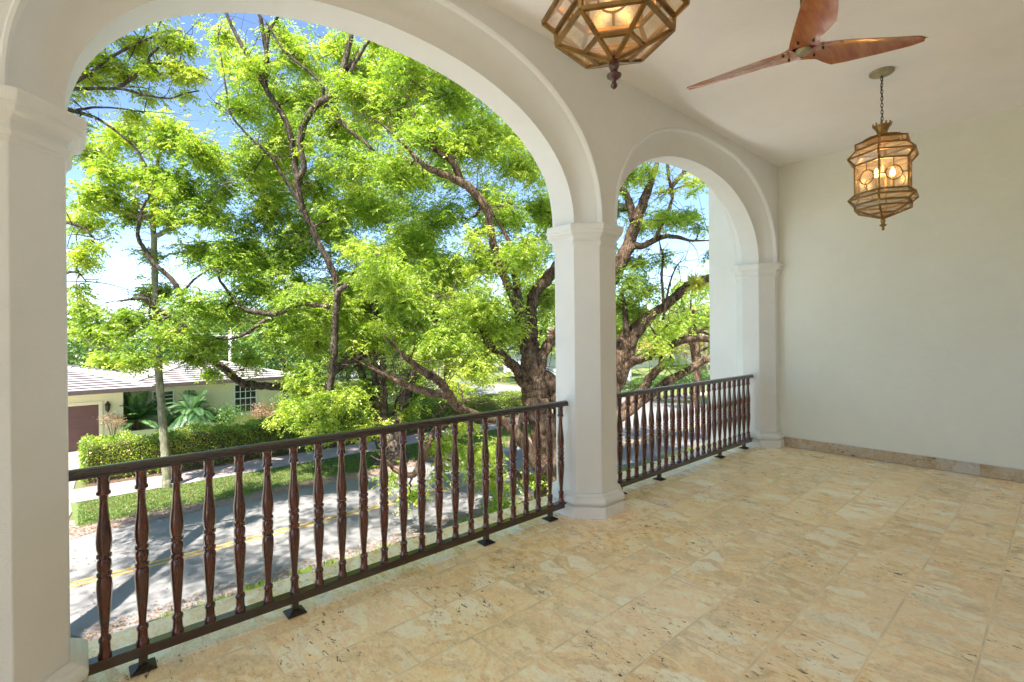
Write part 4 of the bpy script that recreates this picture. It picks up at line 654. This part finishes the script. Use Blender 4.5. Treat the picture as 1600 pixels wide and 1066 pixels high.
# procedural trees farther off
def far_tree(x, y, h, cr, label, bark_='bark', leaf='leaf_mid', nb=16, dens=14, L=.22, tone=.45, zlow=.35, name='broadleaf_tree', trunkr=None, group=None, nl=8, flat=.8):
    T = Tree(name, label, 'tree', (x, y, G-0.05), bark_, leaf, group=group); b = np.array([x, y, G]); r = trunkr or h*.03
    tp = b+np.array([rng.normal()*.3, rng.normal()*.3, h*.72]); T.limb([(b, r*1.4), (b+[0, 0, .5], r), (b+(tp-b)*.4+rng.normal(size=3)*.15, r*.8), (tp, r*.35)], n=8)
    cen = []
    for i in range(nb):
        a = i*2.4+rng.uniform(-.3, .3); f = (i+.5)/nb; zz = h*(zlow+(1-zlow)*f)*.93; rr = cr*math.sqrt(max(.05, 1-((f-.35)/.72)**2))*rng.uniform(.35, .95); cen.append(b+np.array([math.cos(a)*rr, math.sin(a)*rr, zz]))
    for i in range(0, nb, 2): s_ = b+(tp-b)*rng.uniform(.35, .8); T.limb([(s_, r*.45), ((s_+cen[i])/2+rng.normal(size=3)*.2, r*.28), (cen[i], r*.1)], k=4, n=6)
    for c in cen: q = cr*rng.uniform(.30, .42); T.blob(c, q, int(q*q*dens)+6, tone+rng.normal()*.06, sub=7, flat=flat)
    T.finish(nr=3, nl=nl, L=L, Wd=L*.48, Lr=L*2.4); return T
far_tree(13.5, 29.5, 9.0, 4.2, 'leafy tree behind the second hedge, just right of the cream house', leaf='leaf_mid', nb=20, dens=26, L=.16)
far_tree(19.5, 29.0, 10.5, 4.6, 'tall bright green tree left of the side street', leaf='leaf', nb=22, dens=26, L=.16, tone=.4)
far_tree(21.0, 36.5, 12.0, 5.2, 'dark tall tree standing behind the bright tree at the side street', leaf='leaf_mid', nb=22, dens=16, L=.22, tone=.35)
far_tree(36.5, 30.5, 10.5, 4.8, 'street tree on the far corner of the side street', leaf='leaf', nb=20, dens=14, L=.22, tone=.4, zlow=.4)
far_tree(37.5, 40.5, 11.0, 5.0, 'street tree farther up the side street on its right', leaf='leaf_mid', nb=18, dens=12, L=.26, zlow=.38)
far_tree(33.5, 18.0, 9.8, 3.6, 'leafy street tree partly hidden by the middle column', leaf='leaf', nb=16, dens=18, L=.18, zlow=.45)
for i, (x, y, h, cr, lb, lf) in enumerate([(-5, 47, 6.4, 4.2, 'dark tree behind the garage at the far left', 'leaf_dark'), (2, 50, 6.6, 4.4, 'dense tree behind the left half of the house roof', 'leaf_dark'), (8.5, 49, 6.0, 3.6, 'low dark tree behind the ridge of the house roof', 'leaf_dark'), (13.5, 46, 6.4, 4.2, 'dark tree behind the right corner of the house roof', 'leaf_dark'), (-12, 62, 8.5, 6, 'pale distant tree above the garage roof, far left', 'leaf_mid'), (-2, 66, 8.6, 6, 'distant rounded tree above the left part of the roof', 'leaf_mid'), (9, 66, 8.2, 6, 'distant tree seen above the roof ridge', 'leaf_mid'), (19, 62, 8.6, 6, 'distant tree between roof and side street', 'leaf_mid'), (20, 48, 7.6, 4.6, 'mid green tree behind the hedge near the side street', 'leaf_mid'), (29, 92, 10, 8, 'tree at the far end of the side street', 'leaf_mid'), (44, 58, 11, 6.5, 'large tree in the gardens right of the side street', 'leaf_dark'), (19, 92, 11, 8, 'far dark tree rising behind the other trees', 'leaf_dark')]):
    far_tree(x, y, h, cr, lb, leaf=lf, nb=15, dens=7 if y < 60 else 4.2, L=.34 if y < 60 else .5, tone=.5, zlow=.22, nl=6)
far_tree(70, 37, 9.6, 6.5, 'yellowish flowering tree in the distance of the far arch', leaf='leaf_yellow', nb=18, dens=5, L=.42, zlow=.35)
far_tree(50, 38, 7.5, 4.6, 'round green tree before the far white house', leaf='leaf_mid', nb=14, dens=7, L=.32, zlow=.35)
far_tree(96, 42, 9.5, 7, 'green tree beyond the far white house, right', leaf='leaf_mid', nb=14, dens=4, L=.5, zlow=.25); far_tree(70, 52, 9.5, 7, 'dark green tree beyond the far white house, left', leaf='leaf_dark', nb=14, dens=4, L=.5, zlow=.25)
far_tree(85, 30, 7.5, 5, 'green tree beside the distant sidewalk', leaf='leaf_mid', nb=14, dens=5, L=.4, zlow=.3)
far_tree(60, 30.5, 7.2, 4.6, 'almost leafless brown branched tree in the far garden', bark_='bark_light', leaf='leaf_brown', nb=24, dens=1.2, L=.16, zlow=.3, name='bare_tree')
def palm(x, y, h, label):
    t = thing('palm_tree', label, 'palm', (x, y, G)); MB().lathe([(.34, 0), (.27, .5), (.25, h*.6), (.19, h)], 14).build('trunk', M['trim_white'], t, smooth=True)
    V_, T_ = [], []
    for i in range(16):
        a = i*2.4; el = rng.uniform(-.1, 1.1); L = 2.6; tt = np.linspace(0, 1, 24)[:, None]; d0 = np.array([math.cos(a)*math.cos(el), math.sin(a)*math.cos(el), math.sin(el)]); pts = np.array([0, 0, h])+d0*tt*L; pts[:, 2] -= tt[:, 0]**2*L*.6; tg = unit(np.gradient(pts, axis=0)); sd_ = unit(np.cross(tg, [0, 0, 1.0]))
        for sg in (-1, 1):
            d = unit(sd_*sg+tg*.4+np.array([0, 0, -.5])); V_.append(leaf_quads(pts, d, np.full(24, .6), np.full(24, .09))); T_.append(np.full(24, .5))
    quads('fronds', np.concatenate(V_), np.concatenate(T_), M['leaf_frond'], t)
palm(43.2, 30.6, 7.2, 'white trunked royal palm on the far lawn'); palm(63, 34, 8.0, 'second white palm trunk farther off, before the white house')

# far white house with a red roof
fh = thing('house', 'distant white house with a low red tiled roof', 'house', (66, 44, G)); MB().box(-14, 16, 0, 12, 0, 2.9).build('wall', M['white_house'], fh)
rr = MB(); rr.add([(-15, -1, 2.9), (17, -1, 2.9), (17, 13, 2.9), (-15, 13, 2.9), (-8, 6, 4.9), (10, 6, 4.9)], [(0, 1, 5, 4), (1, 2, 5), (2, 3, 4, 5), (3, 0, 4), (3, 2, 1, 0)]); rr.build('roof', M['red_roof'], fh)
for x in (-10, -5, 1, 7, 12): w_ = MB().box(x, x+1.5, -.05, .02, 1, 2.3).build('window', M['trim_white'], fh); MB().box(x+.1, x+1.4, -.07, -.052, 1.1, 2.2).build('pane', M['window_glass'], w_)
wh = thing('house', 'pale grey gabled house half hidden behind the middle column', 'house', (50, 44, G)); MB().box(-5, 5, 0, 9, 0, 3.0).build('wall', M['white_house'], wh); MB().add([(-5.6, -.6, 3.0), (5.6, -.6, 3.0), (5.6, 9.6, 3.0), (-5.6, 9.6, 3.0), (-5.6, 4.5, 4.6), (5.6, 4.5, 4.6)], [(0, 1, 5, 4), (2, 3, 4, 5), (1, 2, 5), (3, 0, 4), (3, 2, 1, 0)]).build('roof', M['grey_metal'], wh)

# overhead line
up_ = thing('utility_pole', 'grey utility pole with crossarm behind the house roof', 'pole', (9.3, 46, G)); MB().lathe([(.16, 0), (.11, 6.2)], 10).build('pole', M['concrete'], up_, smooth=True); MB().bar((-1.4, 0, 5.55), (1.4, 0, 5.55), .12, .12).build('crossarm', M['concrete'], up_)
for i, (y, z) in enumerate(((44.6, 1.95), (46.1, 1.75), (46.9, 1.78))):
    pts = [(x, y, z-.25*math.sin(math.pi*((x+40) % 50)/50)-.012*max(0, x-10)) for x in np.linspace(-40, 60, 60)]; tag(MB().tube(pts, .022, 5).build('overhead_wire', M['grey_metal']), ['front overhead power line crossing behind the trees', 'middle overhead power line crossing behind the trees', 'rear overhead power line crossing behind the trees'][i], 'wire', 'overhead power lines')
